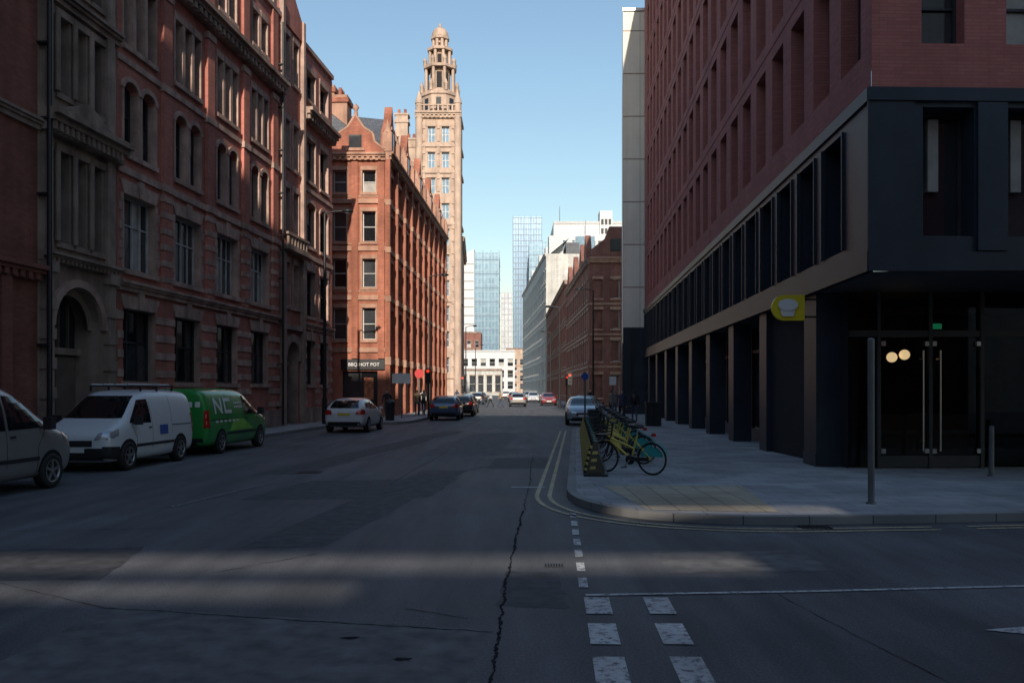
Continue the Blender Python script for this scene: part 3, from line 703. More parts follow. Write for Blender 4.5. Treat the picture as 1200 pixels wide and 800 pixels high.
# ------------------------------------------------------------------ RIGHT distant
def generic(name,F,L,H,rows,pitch,ww,wm,st,depth,gm=None,dep=.3):
    e=E(name,tuple(F.translation)); mb=MB(); W=[]
    n=max(1,int(L/pitch)); p=L/n
    for c,d in rows:
        for i in range(n): W.append((p*(i+.5)-ww/2,p*(i+.5)+ww/2,c,d))
    wallgrid(mb,0,L,0,H,W,wm)
    for w in W:
        window(mb,*w,0,dep,wm,m_frameL,1,(.5,),gm=gm,mw=.08,fw=.08,w=(4,4,1)); mb.box(w[0]-.12,w[1]+.12,-.08,.02,w[3]+.003,w[3]+.3,st); mb.box(w[0]-.12,w[1]+.12,-.1,.02,w[2]-.2,w[2]-.003,st)
    shell(mb,0,L,0,H,depth,wm,m_slate); cornice(mb,0,L,H-.5,.6,.4,st,.5)
    for z in [r[0]-.7 for r in rows[1:]]: mb.box(0,L,-.09,.015,z,z+.22,st)
    mb.build('walls_and_windows',e,F); return e
R4=[(1,3.4),(4.8,7),(8.2,10.2),(11.4,13.4)]
b=generic('brick_gabled_building',frame(8.1,89.5,1,0),5.5,15.6,R4,1.8,.9,m_brickR,m_stoneO,10)
g=MB(); g.prism([(.2,15.7),(5.3,15.7),(5.2,16.6),(3.9,17.6),(3.4,18.9),(2.1,18.9),(1.6,17.6),(.3,16.6)],-.1,.5,m_brickR); g.box(2.2,3.3,-.15,-.09,16.3,17.6,m_gl[0]); g.build('gable',b,frame(8.1,89.5,1,0))
F=frame(7.75,121,.35,-31.5)
b=generic('brick_terrace_building',F,31.3,15.5,R4,2.6,1.1,m_brickR,m_stoneB,9)
g=MB()
for u in(4,13,22,28): g.prism([(u-1.5,15.6),(u+1.5,15.6),(u+1.2,17),(u,18.6),(u-1.2,17)],-.1,.5,m_brickR)
for u in(8,18): g.box(u-.6,u+.6,2,3,15.2,19,m_brickR)
g.build('dormer_gables',b,F)
generic('brown_brick_building',frame(7.4,180,.35,-58.8),58.9,17.3,[(1,3.6),(5.2,7.4),(8.8,11),(12.2,14.4)],3,1.3,m_brickD,m_stoneB,12)
RW=[(1.5+3.9*i,3.9+3.9*i) for i in range(7)]
F=frame(3.3,262,3.9,-81.8)
b=generic('white_stone_building',F,81.8,30.5,RW,3.6,1.6,m_whiteS,m_whiteS,14)
g=MB()
for i in range(9): g.box(3+i*9,6+i*9,1,4,30.5,33+(i%3),m_whiteP)
g.q((0,.8,30.5),(81,.8,30.5),(81,5,34),(0,5,34),m_slate); g.build('mansard_roof',b,F)
generic('white_stone_corner_building',frame(7.25,181.2,1,0),12,30,RW,2.8,1.4,m_whiteS,m_whiteS,30)
generic('white_office_block',frame(10,205,1,0),18,42,[(3+3.6*i,5.2+3.6*i) for i in range(10)],3.2,1.9,m_whiteP,m_whiteP,20,gm=m_glblue)
g=E('rooftop_office',(13,204,0)); mb=MB(); mb.box(16,28,200,212,30,38,m_whiteP); mb.box(14.6,19,196,199,30,37,m_glblue); mb.box(12,15,190,200,30,34.5,m_slate); mb.box(21,24,204,208,38,44.5,m_whiteP)
for i in range(6): mb.box(16.4+i*1.9,17.6+i*1.9,199.9,199.99,34.5,36.6,m_gl[0]); mb.box(16.4+i*1.9,17.6+i*1.9,199.9,199.99,31,33.2,m_gl[0])
for i in range(3):
    for z in(39,41.2): mb.box(21.3+i*.9,21.9+i*.9,203.9,203.99,z,z+1.3,m_gl[0])
mb.cyl((17.5,203,38),(17.5,203,42),.08,.05,m_pole,6); mb.box(25,27,202,205,38,40,m_alu); mb.cyl((11.5,206,42),(11.5,206,46),.1,.05,m_pole,6)
mb.build('blocks',g)
# ------------------------------------------------------------------ far towers
def gridmat(name,glass,line,bw,rh,ms=.15,metal=.5,r=.15):
    m=BR(name,glass,tuple(c*.8 for c in glass),line,bw,rh,ms,r,0,.15,0,0); m.node_tree.nodes['Principled BSDF'].inputs['Metallic'].default_value=metal; return m
gA=gridmat('tower_glass_blue',(.14,.23,.31),(.18,.26,.33),1.6,3.4,.25,.3,.3); gB=gridmat('tower_glass_steel',(.14,.22,.32),(.20,.28,.37),1.5,3.3,.3,.3,.3); gC=gridmat('pale_tower_cladding',(.55,.57,.6),(.35,.37,.4),2,3,.3,0,.6)
def skyscraper(name,poly,y0,y1,top,m,m2=None,zz=6.6):
    e=E(name,((poly[0]+poly[1])/2,y0,0)); mb=MB(); x0,x1=poly
    mb.box(x0,x1,y0,y1,0,top,m)
    z=3
    while z<top-1: mb.box(x0-.12,x1+.12,y0-.12,y1+.12,z,z+.35,m2 or m_alu); z+=zz
    n=int((x1-x0)/3)
    for i in range(n+1):
        x=x0+(x1-x0)*i/n; mb.box(x-.08,x+.08,y0-.25,y0-.121,0,top+1,m2 or m_alu)
    mb.build('tower_body',e); return e
m_mull=M('mullion_blue_grey',(.12,.18,.25),.5)
skyscraper('glass_skyscraper',(-17.5,-6),400,425,66,gA,m_mull)
e=E('white_skyscraper',(-20,398,0)); mb=MB(); mb.box(-23.5,-17.6,398,430,0,64,m_whiteP); mb.prism([(-23.5,64),(-17.6,64),(-17.6,67.5)],398,430,m_whiteP)
for z in range(4,64,4): mb.box(-23.3,-17.8,397.9,397.99,z,z+.5,m_pole)
mb.build('body',e)
skyscraper('tall_glass_skyscraper',(.5,17.5),500,520,103,gB,m_mull,3.3)
skyscraper('grey_skyscraper',(9.5,20.5),470,490,83,gA,m_mull)
skyscraper('pale_apartment_tower',(-6,0),460,480,54,gC,m_whiteP)
generic('low_white_building',frame(-18,300,1,0),19,15.5,[(2+4*i,4.6+4*i) for i in range(3)],3,2.0,m_whiteP,m_whiteP,15)
generic('low_glass_hall',frame(-16,260,1,0),13,8,[(1,6)],2.2,1.8,m_whiteS,m_stoneB,10,gm=m_gl[1])
generic('distant_brick_building',frame(-40,330,1,0),28,24,[(2+4*i,4.6+4*i) for i in range(5)],3,1.6,m_brickR,m_stoneB,15)
generic('distant_stone_building',frame(-3,420,1,0),40,22,[(2+4*i,4.6+4*i) for i in range(4)],3,1.6,m_stoneT,m_stoneB,15)
# ------------------------------------------------------------------ behind the camera: added slotted wall, unseen, blocks sun from the street
def shade_wall():
    e=E('sun_blocking_wall',(0,-26,0)); mb=MB(); m=M('pale_concrete',(.6,.58,.55),.9,streak=.3)
    X0,X1=-24,50
    slots=[(14.5,14.78,-6.5,-.5),(15.0,15.4,-12.5,3.6),(16.6,16.85,2.6,10)]  # slots shaped to throw sun streaks across the near road
    zs=sorted([0,38]+[v for s in slots for v in s[:2]])
    for a,b in zip(zs[:-1],zs[1:]):
        s=[q for q in slots if q[0]==a and q[1]==b]
        if s: mb.box(X0,s[0][2],-25.15,-25,a,b,m); mb.box(s[0][3],X1,-25.15,-25,a,b,m)
        else: mb.box(X0,X1,-25.15,-25,a,b,m)
    mb.build('slotted_panels',e)
shade_wall()
generic('brick_corner_building',frame(6.8,2.2,-.06,-1),22,11.5,[(1,3.4),(5,7.4)],3,1.6,m_brickD,m_stoneB,14)

# ------------------------------------------------------------------ vehicles
HATCH=[(2.15,.38,.62,.66,.60,.60,.45),(2.06,.24,.70,.77,.78,.78,.62),(1.6,.2,.84,.94,.87,.87,.70),(1.0,.2,.92,1.02,.9,.9,.70),(.3,.2,.95,1.43,.9,.89,.60),(-.4,.2,.97,1.5,.9,.89,.62),(-1.25,.2,.99,1.46,.9,.88,.62),(-1.85,.24,1.0,1.30,.88,.86,.62),(-2.08,.3,.92,1.02,.82,.82,.68),(-2.15,.42,.8,.86,.68,.68,.5)]
VAN=[(2.45,.38,.72,.80,.66,.66,.48),(2.36,.25,.86,.97,.86,.86,.68),(1.98,.2,1.02,1.14,.93,.92,.74),(1.55,.2,1.08,1.24,.95,.94,.74),(.72,.2,1.1,1.88,.95,.94,.70),(.1,.2,1.1,1.96,.95,.94,.74),(-1.2,.2,1.1,1.97,.95,.94,.75),(-2.28,.22,1.1,1.94,.95,.94,.76),(-2.42,.28,1.1,1.88,.93,.92,.74),(-2.45,.4,1.1,1.7,.84,.84,.64)]
def carbody(prof,sx,sy,sz):
    vs=[];n=0
    for (x,zb,zl,zt,wb,wl,wt) in prof:
        x*=sx;half=[(0,zb),(wb*.75,zb),(wb*.97,zb+.07),(max(wb,wl)*1.0,(zb*.55+zl*.45)),(wl,zl),(wl*.35+wt*.65,zl+(zt-zl)*.72),(wt*.93,zl+(zt-zl)*.97),(wt*.5,zt),(0,zt)]
        ring=half+[(-a,b) for a,b in half[-2:0:-1]]
        n=len(ring)
        for a,b in ring: vs.append((x,a*sy,b*sz))
    fs=[]
    for k in range(len(prof)-1):
        for i in range(n): fs.append((k*n+i,(k+1)*n+i,(k+1)*n+(i+1)%n,k*n+(i+1)%n))
    fs.append(tuple(range(n))); l=(len(prof)-1)*n; fs.append(tuple(range(l,l+n))[::-1])
    me=bpy.data.meshes.new('tmp'); me.from_pydata(vs,[],fs); bm=bmesh.new(); bm.from_mesh(me); bmesh.ops.recalc_face_normals(bm,faces=bm.faces); bm.to_mesh(me); bm.free()
    o=bpy.data.objects.new('tmp',me); COL.objects.link(o); md=o.modifiers.new('s','SUBSURF'); md.levels=2
    bpy.context.view_layer.update(); dg=bpy.context.evaluated_depsgraph_get(); ev=o.evaluated_get(dg); m2=bpy.data.meshes.new_from_object(ev)
    bpy.data.objects.remove(o); return m2
m_crackp=M('shut_line_black',(.006,.006,.006),.9,var=0)
class Car:
    def __init__(s,name,x,y,hd,prof,sx,sy,sz,paint,wr,wheels,track):
        s.e=E(name,(x,y,0)); s.T=Matrix.Translation((x,y,0))@Matrix.Rotation(hd,4,'Z')
        me=carbody(prof,sx,sy,sz); me.materials.append(paint)
        for p in me.polygons: p.use_smooth=True
        b=bpy.data.objects.new('body',me); COL.objects.link(b); attach(b,s.e,s.T)
        s.bvh=BVHTree.FromPolygons([v.co.copy() for v in me.vertices],[tuple(p.vertices) for p in me.polygons]); s.d=MB()
        for wx in wheels:
            for sd in(1,-1):
                N1=20
                def pj(a,z): return s.pr('s',sd,a,z,.006)
                c=pj(wx,wr+.02); rad=[]
                for r in(.5,1.0):
                    rad.append([pj(wx+math.cos(2*math.pi*i/N1)*wr*1.17*r,max(.22,wr+.01+math.sin(2*math.pi*i/N1)*wr*1.17*r)) for i in range(N1)])
                if c:
                    for i in range(N1):
                        j=(i+1)%N1
                        if rad[0][i] and rad[0][j]:
                            s.d.add([c,rad[0][i],rad[0][j]],[(0,1,2)],m_crackp)
                            if rad[1][i] and rad[1][j]: s.d.add([rad[0][i],rad[1][i],rad[1][j],rad[0][j]],[(0,1,2,3)],m_crackp)
                yo=sd*track; T=s.d
                T.lathe((wx,yo,wr),[(wr*.62,-.1*sd),(wr*.93,-.1*sd),(wr,-.06*sd),(wr,.07*sd),(wr*.95,.105*sd),(wr*.66,.11*sd),(wr*.64,.08*sd),(0,.06*sd)],m_tyre,28,True,0,'y')
                T.lathe((wx,yo,wr),[(wr*.66,.112*sd),(wr*.6,.115*sd),(wr*.58,.085*sd)],m_rim,28,True,0,'y')
                for k in range(5):
                    t=2*math.pi*k/5+.3
                    TT=Matrix.Translation((wx,yo+.095*sd,wr))@Matrix.Rotation(-t,4,'Y'); T.box(.02,wr*.62,-.012,.012,-.028,.028,m_rim,TT)
                T.cyl((wx,yo+.08*sd,wr),(wx,yo+.112*sd,wr),.05,.045,m_rim,12)
    def pr(s,ax,sd,a,z,off):
        if ax=='s': o=Vector((a,3*sd,z)); d=Vector((0,-sd,0))
        else: o=Vector((5*sd,a,z)); d=Vector((-sd,0,0))
        h=s.bvh.ray_cast(o,d)
        if h[0] is None: return None
        n=h[1]
        if n.dot(d)>0: n=-n
        return h[0]+n*off
    def patch(s,ax,sd,c,m,off=.006,nu=8,nv=5):
        g=[]
        for j in range(nv+1):
            for i in range(nu+1):
                u=i/nu;v=j/nv
                a=(c[0][0]*(1-u)+c[1][0]*u)*(1-v)+(c[3][0]*(1-u)+c[2][0]*u)*v
                z=(c[0][1]*(1-u)+c[1][1]*u)*(1-v)+(c[3][1]*(1-u)+c[2][1]*u)*v
                g.append(s.pr(ax,sd,a,z,off))
        for j in range(nv):
            for i in range(nu):
                k=[j*(nu+1)+i,j*(nu+1)+i+1,(j+1)*(nu+1)+i+1,(j+1)*(nu+1)+i]
                if all(g[q] is not None for q in k):
                    P=[g[q] for q in k]
                    if max((P[0]-P[2]).length,(P[1]-P[3]).length)<.6: s.d.add(P,[(0,1,2,3)],m,True)
    def rect(s,ax,sd,a0,a1,z0,z1,m,off=.008,nu=6,nv=3): s.patch(ax,sd,[(a0,z0),(a1,z0),(a1,z1),(a0,z1)],m,off,nu,nv)
    def seam(s,pts,sd,w=.012):
        for p,q in zip(pts[:-1],pts[1:]):
            dx,dz=q[0]-p[0],q[1]-p[1]; l=math.hypot(dx,dz); nx,nz=-dz/l*w/2,dx/l*w/2
            s.patch('s',sd,[(p[0]-nx,p[1]-nz),(q[0]-nx,q[1]-nz),(q[0]+nx,q[1]+nz),(p[0]+nx,p[1]+nz)],m_crackp,.004,8,1)
    def done(s): return s.d.build('details_and_wheels',s.e,s.T)
def hatch(name,x,y,hd,paint,s=1.0):
    c=Car(name,x,y,hd,HATCH,s,1.0,1.0,paint,.32,(1.33*s,-1.3*s),.80)
    for sd in(1,-1):
        c.patch('s',sd,[(.82*s,.98),(.0,1.0),(-.02,1.38),(.32*s,1.36)],m_carglass); c.patch('s',sd,[(-.07,1.0),(-.95*s,1.02),(-.95*s,1.36),(-.09,1.38)],m_carglass); c.patch('s',sd,[(-1.02*s,1.04),(-1.55*s,1.08),(-1.4*s,1.3),(-1.02*s,1.35)],m_carglass)
        c.seam([(.85*s,.98),(.88*s,.3)],sd); c.seam([(-.04,1.36),(-.06,.3)],sd); c.seam([(-1.0*s,1.0),(-.85*s,.65),(-.9*s,.4)],sd); c.rect('s',sd,-1.0,1.0,.2,.3,m_plast)
        c.rect('s',sd,-.3,-.14,.86,.89,m_plast,.015); c.rect('s',sd,-1.1,-.95,.88,.91,m_plast,.015)
        c.d.lathe((.72*s,sd*.99,1.0),[(.0,-.09),(.07,-.06),(.09,0),(.07,.06),(0,.09)],paint,10); c.d.box(.68*s,.74*s,min(sd*.86,sd*.95),max(sd*.86,sd*.95),.95,.98,m_plast)
        c.patch('f',1,[(sd*.42,.62),(sd*.74,.68),(sd*.78,.80),(sd*.46,.74)],m_hl,.012); c.patch('f',-1,[(sd*.5,.78),(sd*.80,.78),(sd*.80,1.0),(sd*.55,.96)],m_tl,.012)
        c.patch('s',sd,[(-1.85*s,.8),(-2.06*s,.8),(-2.05*s,.96),(-1.85*s,.98)],m_tl,.012); c.patch('s',sd,[(1.75*s,.68),(2.04*s,.64),(2.0*s,.74),(1.72*s,.82)],m_hl,.012)
    c.patch('f',1,[(-.66,1.03),(.66,1.03),(.52,1.38),(-.52,1.38)],m_carglass,.008,12,6); c.patch('f',-1,[(-.62,1.05),(.62,1.05),(.52,1.36),(-.52,1.36)],m_carglass,.008,12,6)
    c.rect('f',1,-.36,.36,.5,.66,m_plast,.01,8,3); c.rect('f',1,-.6,.6,.27,.42,m_plast,.01,8,3); c.rect('f',1,-.26,.26,.45,.56,m_plateW,.02); c.rect('f',-1,-.26,.26,.74,.85,m_plateY,.014); c.rect('f',-1,-.7,.7,.32,.48,m_plast,.01,8,3)
    c.done(); return c
def van(name,x,y,hd,paint,sx,sz,kind,sy=1.0):
    wr=.33; c=Car(name,x,y,hd,VAN,sx,sy,sz,paint,wr,(1.55*sx,-1.5*sx),.85*sy); X=lambda v:v*sx; Z=lambda v:v*sz
    for sd in(1,-1):
        c.patch('s',sd,[(X(1.42),Z(1.14)),(X(.28),Z(1.12)),(X(.28),Z(1.72)),(X(.72),Z(1.7))],m_carglass)
        if kind=='mpv':
            c.patch('s',sd,[(X(.2),Z(1.12)),(X(-.95),Z(1.12)),(X(-.95),Z(1.72)),(X(.2),Z(1.72))],m_carglass); c.patch('s',sd,[(X(-1.03),Z(1.12)),(X(-2.15),Z(1.14)),(X(-2.05),Z(1.70)),(X(-1.03),Z(1.72))],m_carglass)
        c.seam([(X(1.38),Z(1.1)),(X(1.12),Z(.8)),(X(1.1),Z(.3))],sd); c.seam([(X(.22),Z(1.8)),(X(.22),Z(.3))],sd); c.seam([(X(-.98),Z(1.8)),(X(-.98),Z(.8))],sd)
        c.seam([(X(-1.0),Z(1.02)),(X(-2.25),Z(1.02))],sd,.02); c.rect('s',sd,X(-1.1),X(1.15),Z(.55),Z(.62),m_plast,.014,10,1); c.rect('s',sd,X(-1.1),X(1.15),Z(.2),Z(.3),m_plast,.01,10,1)
        c.rect('s',sd,X(.3),X(.46),Z(.98),Z(1.02),m_plast,.02)
        c.patch('f',1,[(sd*.5*sy,Z(.76)),(sd*.80*sy,Z(.82)),(sd*.80*sy,Z(1.0)),(sd*.58*sy,Z(.92))],m_hl,.012); c.patch('s',sd,[(X(2.38),Z(.78)),(X(2.02),Z(.86)),(X(1.96),Z(1.02)),(X(2.3),Z(.93))],m_hl,.012)
        c.patch('f',-1,[(sd*.82*sy,Z(.8)),(sd*.90*sy,Z(.8)),(sd*.90*sy,Z(1.3)),(sd*.82*sy,Z(1.3))],m_tl,.015); c.patch('s',sd,[(X(-2.3),Z(.8)),(X(-2.41),Z(.8)),(X(-2.41),Z(1.3)),(X(-2.3),Z(1.3))],m_tl,.012)
        c.d.box(X(1.2),X(1.36),min(sd*.98*sy,sd*1.14*sy),max(sd*.98*sy,sd*1.14*sy),Z(1.1),Z(1.33),m_plast); c.d.box(X(1.24),X(1.3),min(sd*.88*sy,sd*.98*sy),max(sd*.88*sy,sd*.98*sy),Z(1.12),Z(1.16),m_plast)
        if kind=='rack': c.patch('s',sd,[(X(1.95),Z(.3)),(X(2.4),Z(.34)),(X(2.41),Z(.62)),(X(1.98),Z(.6))],m_plast,.012)
    c.patch('f',1,[(-.74*sy,Z(1.26)),(.74*sy,Z(1.26)),(.60*sy,Z(1.8)),(-.60*sy,Z(1.8))],m_carglass,.008,12,8)
    c.rect('f',1,-.46*sy,.46*sy,Z(.62),Z(.76),m_plast,.012,8,3); c.rect('f',1,-.84*sy,.84*sy,Z(.3),Z(.58 if kind=='rack' else .5),m_plast,.01,10,4); c.rect('f',1,-.26,.26,Z(.48),Z(.58),m_plateW,.022)
    c.rect('f',-1,-.006,.006,Z(.45),Z(1.8),m_crackp,.005,1,10); c.rect('f',-1,-.8*sy,.8*sy,Z(.3),Z(.5),m_plast,.012,8,2); c.rect('f',-1,.12,.62,Z(.68),Z(.79),m_plateY,.016)
    if kind=='mpv': c.rect('f',-1,-.6,.6,Z(1.2),Z(1.7),m_carglass,.008,10,6)
    if kind=='green':
        lime=M('lime_graphic',(.25,.6,.08),.35); wh=m_signw
        c.patch('s',-1,[(X(-.9),Z(.66)),(X(.9),Z(.66)),(X(.15),Z(1.0)),(X(-.6),Z(1.0))],lime,.007)
        def st(x0,x1,z0,z1): c.patch('s',-1,[(x0,z0),(x1,z0),(x1,z1),(x0,z1)],wh,.009,5,5)
        b=-1.9; st(b,b+.1,1.15,1.6); c.patch('s',-1,[(b+.1,1.6),(b+.1,1.45),(b+.45,1.15),(b+.45,1.3)],wh,.009,5,3); st(b+.45,b+.55,1.15,1.6)
        b=-1.2; st(b,b+.1,1.15,1.6); st(b+.1,b+.5,1.5,1.6); st(b+.1,b+.5,1.15,1.25)
        for i in range(5): st(-.45+i*.13,-.36+i*.13,1.42,1.48); st(-.45+i*.13,-.36+i*.13,1.3,1.36)
        for i in range(6): st(-1.9+i*.3,-1.72+i*.3,.9,.96)
        for i in range(3): c.patch('f',-1,[(-.7+i*.22,1.35),(-.56+i*.22,1.35),(-.56+i*.22,1.5),(-.7+i*.22,1.5)],wh,.01,2,2)
        c.patch('f',-1,[(.1,1.2),(.7,1.2),(.7,1.6),(.3,1.6)],lime,.01,4,4)
    if kind=='rack':
        for x in(.3,-.5,-1.3):
            c.d.cyl((x,-.66,1.93),(x,.66,1.93),.018,.018,m_plast,8)
            for k in(-1,1): c.d.box(x-.02,x+.02,k*.62-.02,k*.62+.02,1.80,1.93,m_plast)
        for y_ in(-.5,-.2,.1,.4): c.d.cyl((.5,y_,1.965),(-1.6,y_,1.965),.02,.02,m_alu,8)
        c.rect('f',-1,-.6,.6,Z(1.2),Z(1.7),m_carglass,.008,10,6)
        c.patch('s',1,[(X(-.2),.75),(X(-.7),.75),(X(-.7),.98),(X(-.2),.98)],M('blue_decal',(.05,.12,.4),.4),.008)
    c.done(); return c
hF=math.radians(86); hB=math.radians(-94)
van('silver_people_carrier',-9.65,14.6,hF,m_spaint,.96,1.01,'mpv',.97)
van('white_small_van',-9.55,20.9,hB,m_wpaint,.84,.94,'rack',.93)
van('green_van',-9.2,26.2,hF,m_green,1.0,.965,'green',.98)
hatch('white_car',-7.0,38.2,math.radians(87),m_wpaint,1.0)
hatch('blue_car',-4.0,52.5,math.radians(89),m_bpaint,1.0)
hatch('black_car',-3.5,60,math.radians(89),m_kpaint,1.0)
hatch('black_car',-3.6,67,math.radians(89),m_kpaint,1.0)
hatch('pale_blue_car',3.75,45.5,math.radians(-93),m_lbpaint,1.0)
hatch('black_car',4.7,54,math.radians(-92),m_kpaint,1.0)
hatch('red_car',4.2,98,math.radians(-91),m_rpaint,1.0)
hatch('silver_car',.6,92,math.radians(91),m_spaint,1.0)
hatch('white_car',3.0,120,math.radians(-91),m_wpaint,1.0)
hatch('black_car',.3,128,math.radians(90),m_kpaint,1.0)
hatch('silver_car',2.8,142,math.radians(-91),m_spaint,1.0)
hatch('black_car',3.6,160,math.radians(-91),m_kpaint,1.0)
hatch('white_car',-1.2,170,math.radians(90),m_wpaint,1.0)
hatch('black_car',-4.2,76,math.radians(89),m_kpaint,1.0)
hatch('silver_car',-4.2,104,math.radians(89),m_spaint,1.0)
hatch('black_car',-4.5,112,math.radians(89),m_kpaint,1.0)
hatch('blue_car',-4.5,122,math.radians(89),m_bpaint,1.0)

# ------------------------------------------------------------------ bikes and docks
def bike_mesh():
    b=MB(); r=.33
    for x in(.54,-.54):
        b.lathe((x,0,r),[(r-.035,-.018),(r-.01,-.02),(r,0),(r-.01,.02),(r-.035,.018),(r-.045,0),(r-.035,-.018)],m_tyre,28,True,0,'y')
        b.cyl((x,-.04,r),(x,.04,r),.03,.03,m_steel,10)
        for k in range(14):
            t=2*math.pi*k/14; b.cyl((x,.015*(-1)**k,r),(x+.29*math.cos(t),0,r+.29*math.sin(t)),.0025,.0025,m_steel,4,False)
        for k in range(9):
            t0=math.radians(20+k*16);t1=t0+math.radians(16)
            p=[(x+(r+.025)*math.cos(t),y,r+(r+.025)*math.sin(t)) for t in(t0,t1) for y in(-.03,.03)]
            b.add([p[0],p[1],p[3],p[2]],[(0,1,2,3)],m_teal if x<0 else m_byel)
    for s in(-1,1):
        vs=[(-.54,s*.035,r+.05)]+[(-.54+.24*math.cos(math.radians(a)),s*.035,r+.24*math.sin(math.radians(a))) for a in range(10,171,20)]
        b.add(vs,[(0,i,i+1) for i in range(1,len(vs)-1)],m_teal)
    bb=(-.08,0,.30); seat=(-.22,0,.80); head=(.36,0,.86); hl=(.40,0,.68)
    b.tube([bb,hl],.028,m_byel); b.tube([bb,seat],.02,m_byel); b.tube([(-.15,0,.52),(.39,0,.72)],.024,m_byel); b.tube([seat,(-.24,0,.95)],.014,m_steel)
    for s in(-.05,.05): b.tube([bb,(-.54,s,r)],.012,m_byel); b.tube([(-.2,0,.66),(-.54,s,r)],.010,m_byel); b.tube([(.42,0,.62),(.54,s,r)],.014,m_black2)
    b.tube([(.43,0,.58),head,(.34,0,1.02)],.02,m_black2); b.tube([(.34,-.06,1.02),(.30,-.2,1.08),(.16,-.29,1.06)],.013,m_black2); b.tube([(.34,-.06,1.02),(.34,.06,1.02),(.30,.2,1.08),(.16,.29,1.06)],.013,m_black2)
    b.lathe((-.25,0,.96),[(0,-.02),(.10,-.02),(.12,.01),(.09,.05),(0,.06)],m_plast,12); b.box(-.2,.02,-.03,.03,.955,1.0,m_plast)
    b.box(.44,.68,-.14,.14,.78,.80,m_plast)
    for x0,x1,y0,y1 in((.44,.45,-.14,.14),(.67,.68,-.14,.14),(.44,.68,-.14,-.13),(.44,.68,.13,.14)):
        for z in(.84,.90,.96): b.box(x0,x1,y0,y1,z,z+.02,m_plast)
    b.lathe((-.08,.06,.30),[(0,-.01),(.1,-.01),(.1,.01),(0,.01)],m_black2,16,True,0,'y'); b.box(-.5,.0,.05,.09,.29,.36,m_plast)
    b.tube([(-.08,.09,.30),(.02,.1,.16)],.012,m_steel); b.box(-.03,.07,.1,.19,.145,.165,m_plast); b.tube([(-.08,-.09,.30),(-.18,-.1,.44)],.012,m_steel); b.box(-.23,-.13,-.19,-.1,.43,.45,m_plast)
    b.box(-.62,-.56,-.04,.04,.78,.84,m_tl)
    return b.mesh('bicycle')
BM=bike_mesh()
dm=MB()
PR=[(-.24,.0),(.22,.0),(.20,.12),(.10,.48),(.02,.66),(-.08,.66),(-.08,.45),(-.22,.1)]
dm.prism(PR,-.05,.05,m_black2)
for k in range(5):
    z0=.08+k*.11; xx=.213-.25*(z0-.08) if z0<.5 else .10-.4*(z0-.48)
    dm.box(xx-.02,xx+.022,-.052,.052,z0,z0+.055,m_dyel)
for y0,y1 in((-.056,-.051),(.051,.056)):
    for k in range(3):
        z0=.1+k*.15; x0=.15-.12*(z0/.6); dm.prism([(x0-.14,z0),(x0,z0),(x0-.02,z0+.06),(x0-.14,z0+.06)],y0,y1,m_dyel)
dm.box(-.07,.0,-.04,.04,.66,.672,m_teal)
DM=dm.mesh('bike_dock')
e=E('bike_docking_rail',(1.6,24,0)); rl=MB(); rl.box(0,17.2,-.24,.24,.12,.165,m_black2); rl.build('rail',e,frame(1.66,16.9,.075,1))
hd=math.atan2(.55,-.83)
for i in range(20):
    y=17.3+i*.84; x=1.52+.075*(y-15.5)
    o=bpy.data.objects.new('bike_dock',DM); COL.objects.link(o); o.location=(x,y,.14); o.rotation_euler=(0,0,math.atan2(-.45,-.9))
    if i in(0,3,4,6,8,9,11,12,14,15,16,18):
        L=.80; bx=x+.05-math.cos(hd)*L; by=y-math.sin(hd)*L+.55
        o=bpy.data.objects.new('bicycle',BM); COL.objects.link(o); o.location=(bx,by,.128); o.rotation_euler=(math.radians(R.uniform(-3,3)),0,hd+R.uniform(-.08,.08))
# ------------------------------------------------------------------ posts, signs, lamps
def post(name,x,y,h,r,m=m_pole,z0=.12):
    e=E(name,(x,y,0)); b=MB(); b.cyl((x,y,z0),(x,y,h),r,r,m,16); b.lathe((x,y,h),[(r,0),(r*.8,.02),(0,.03)],m,16); b.cyl((x,y,z0),(x,y,z0+.03),r*1.6,r*1.5,m,16)
    b.build('post',e)
post('steel_signpost',5.43,12.9,2.6,.048)
for x,y in((9.55,17.0),(7.75,18.4),(11.6,17.1)): post('steel_bollard',x,y,1.1,.05,m_pole)
e=E('projecting_shop_sign',(6.1,18.6,3.6)); b=MB()
S=[(6.42,3.36),(6.42,3.92)]+[(5.98-.28*math.sin(math.radians(a)),3.64+.28*math.cos(math.radians(a))) for a in range(0,181,15)]
b.prism(S,18.72,18.80,m_sign); b.prism([(6.04+.22*math.cos(t),3.70+.13*math.sin(t)) for t in [2*math.pi*i/20 for i in range(20)]],18.66,18.67,m_signw)
b.prism([(5.87,3.62),(6.21,3.62),(6.17,3.45),(5.91,3.45)],18.68,18.69,m_signw); b.box(6.42,6.75,18.74,18.78,3.8,3.84,m_black2); b.box(6.42,6.75,18.74,18.78,3.42,3.46,m_black2); b.build('panel',e)
def lamp(x,y,h,arm,name='street_lamp',k=1.0):
    e=E(name,(x,y,0)); b=MB(); b.cyl((x,y,.12),(x,y,1.4),.11*k,.10*k,m_black2,12); b.cyl((x,y,1.4),(x,y,h),.075*k,.05*k,m_black2,12)
    b.tube([(x,y,h),(x+arm*.5,y,h+.12),(x+arm,y,h+.14)],.035*k,m_black2); b.lathe((x+arm*1.15,y,h+.12),[(.0,-.06),(.25,-.04),(.29,0),(.17,.09),(0,.12)],m_black2,14); b.lathe((x+arm*1.15,y,h+.05),[(.18,.01),(.14,-.03),(0,-.05)],m_signw,12); b.build('column',e)
lamp(-9.35,42.6,10.6,1.0,k=1.25); lamp(-5.6,58,9.5,.9); lamp(4.2,75,9,-.9); lamp(-5.3,98,9,.9); lamp(5.9,62,9,-.9); lamp(4.9,108,9,-.9); lamp(-6,140,9,.9)
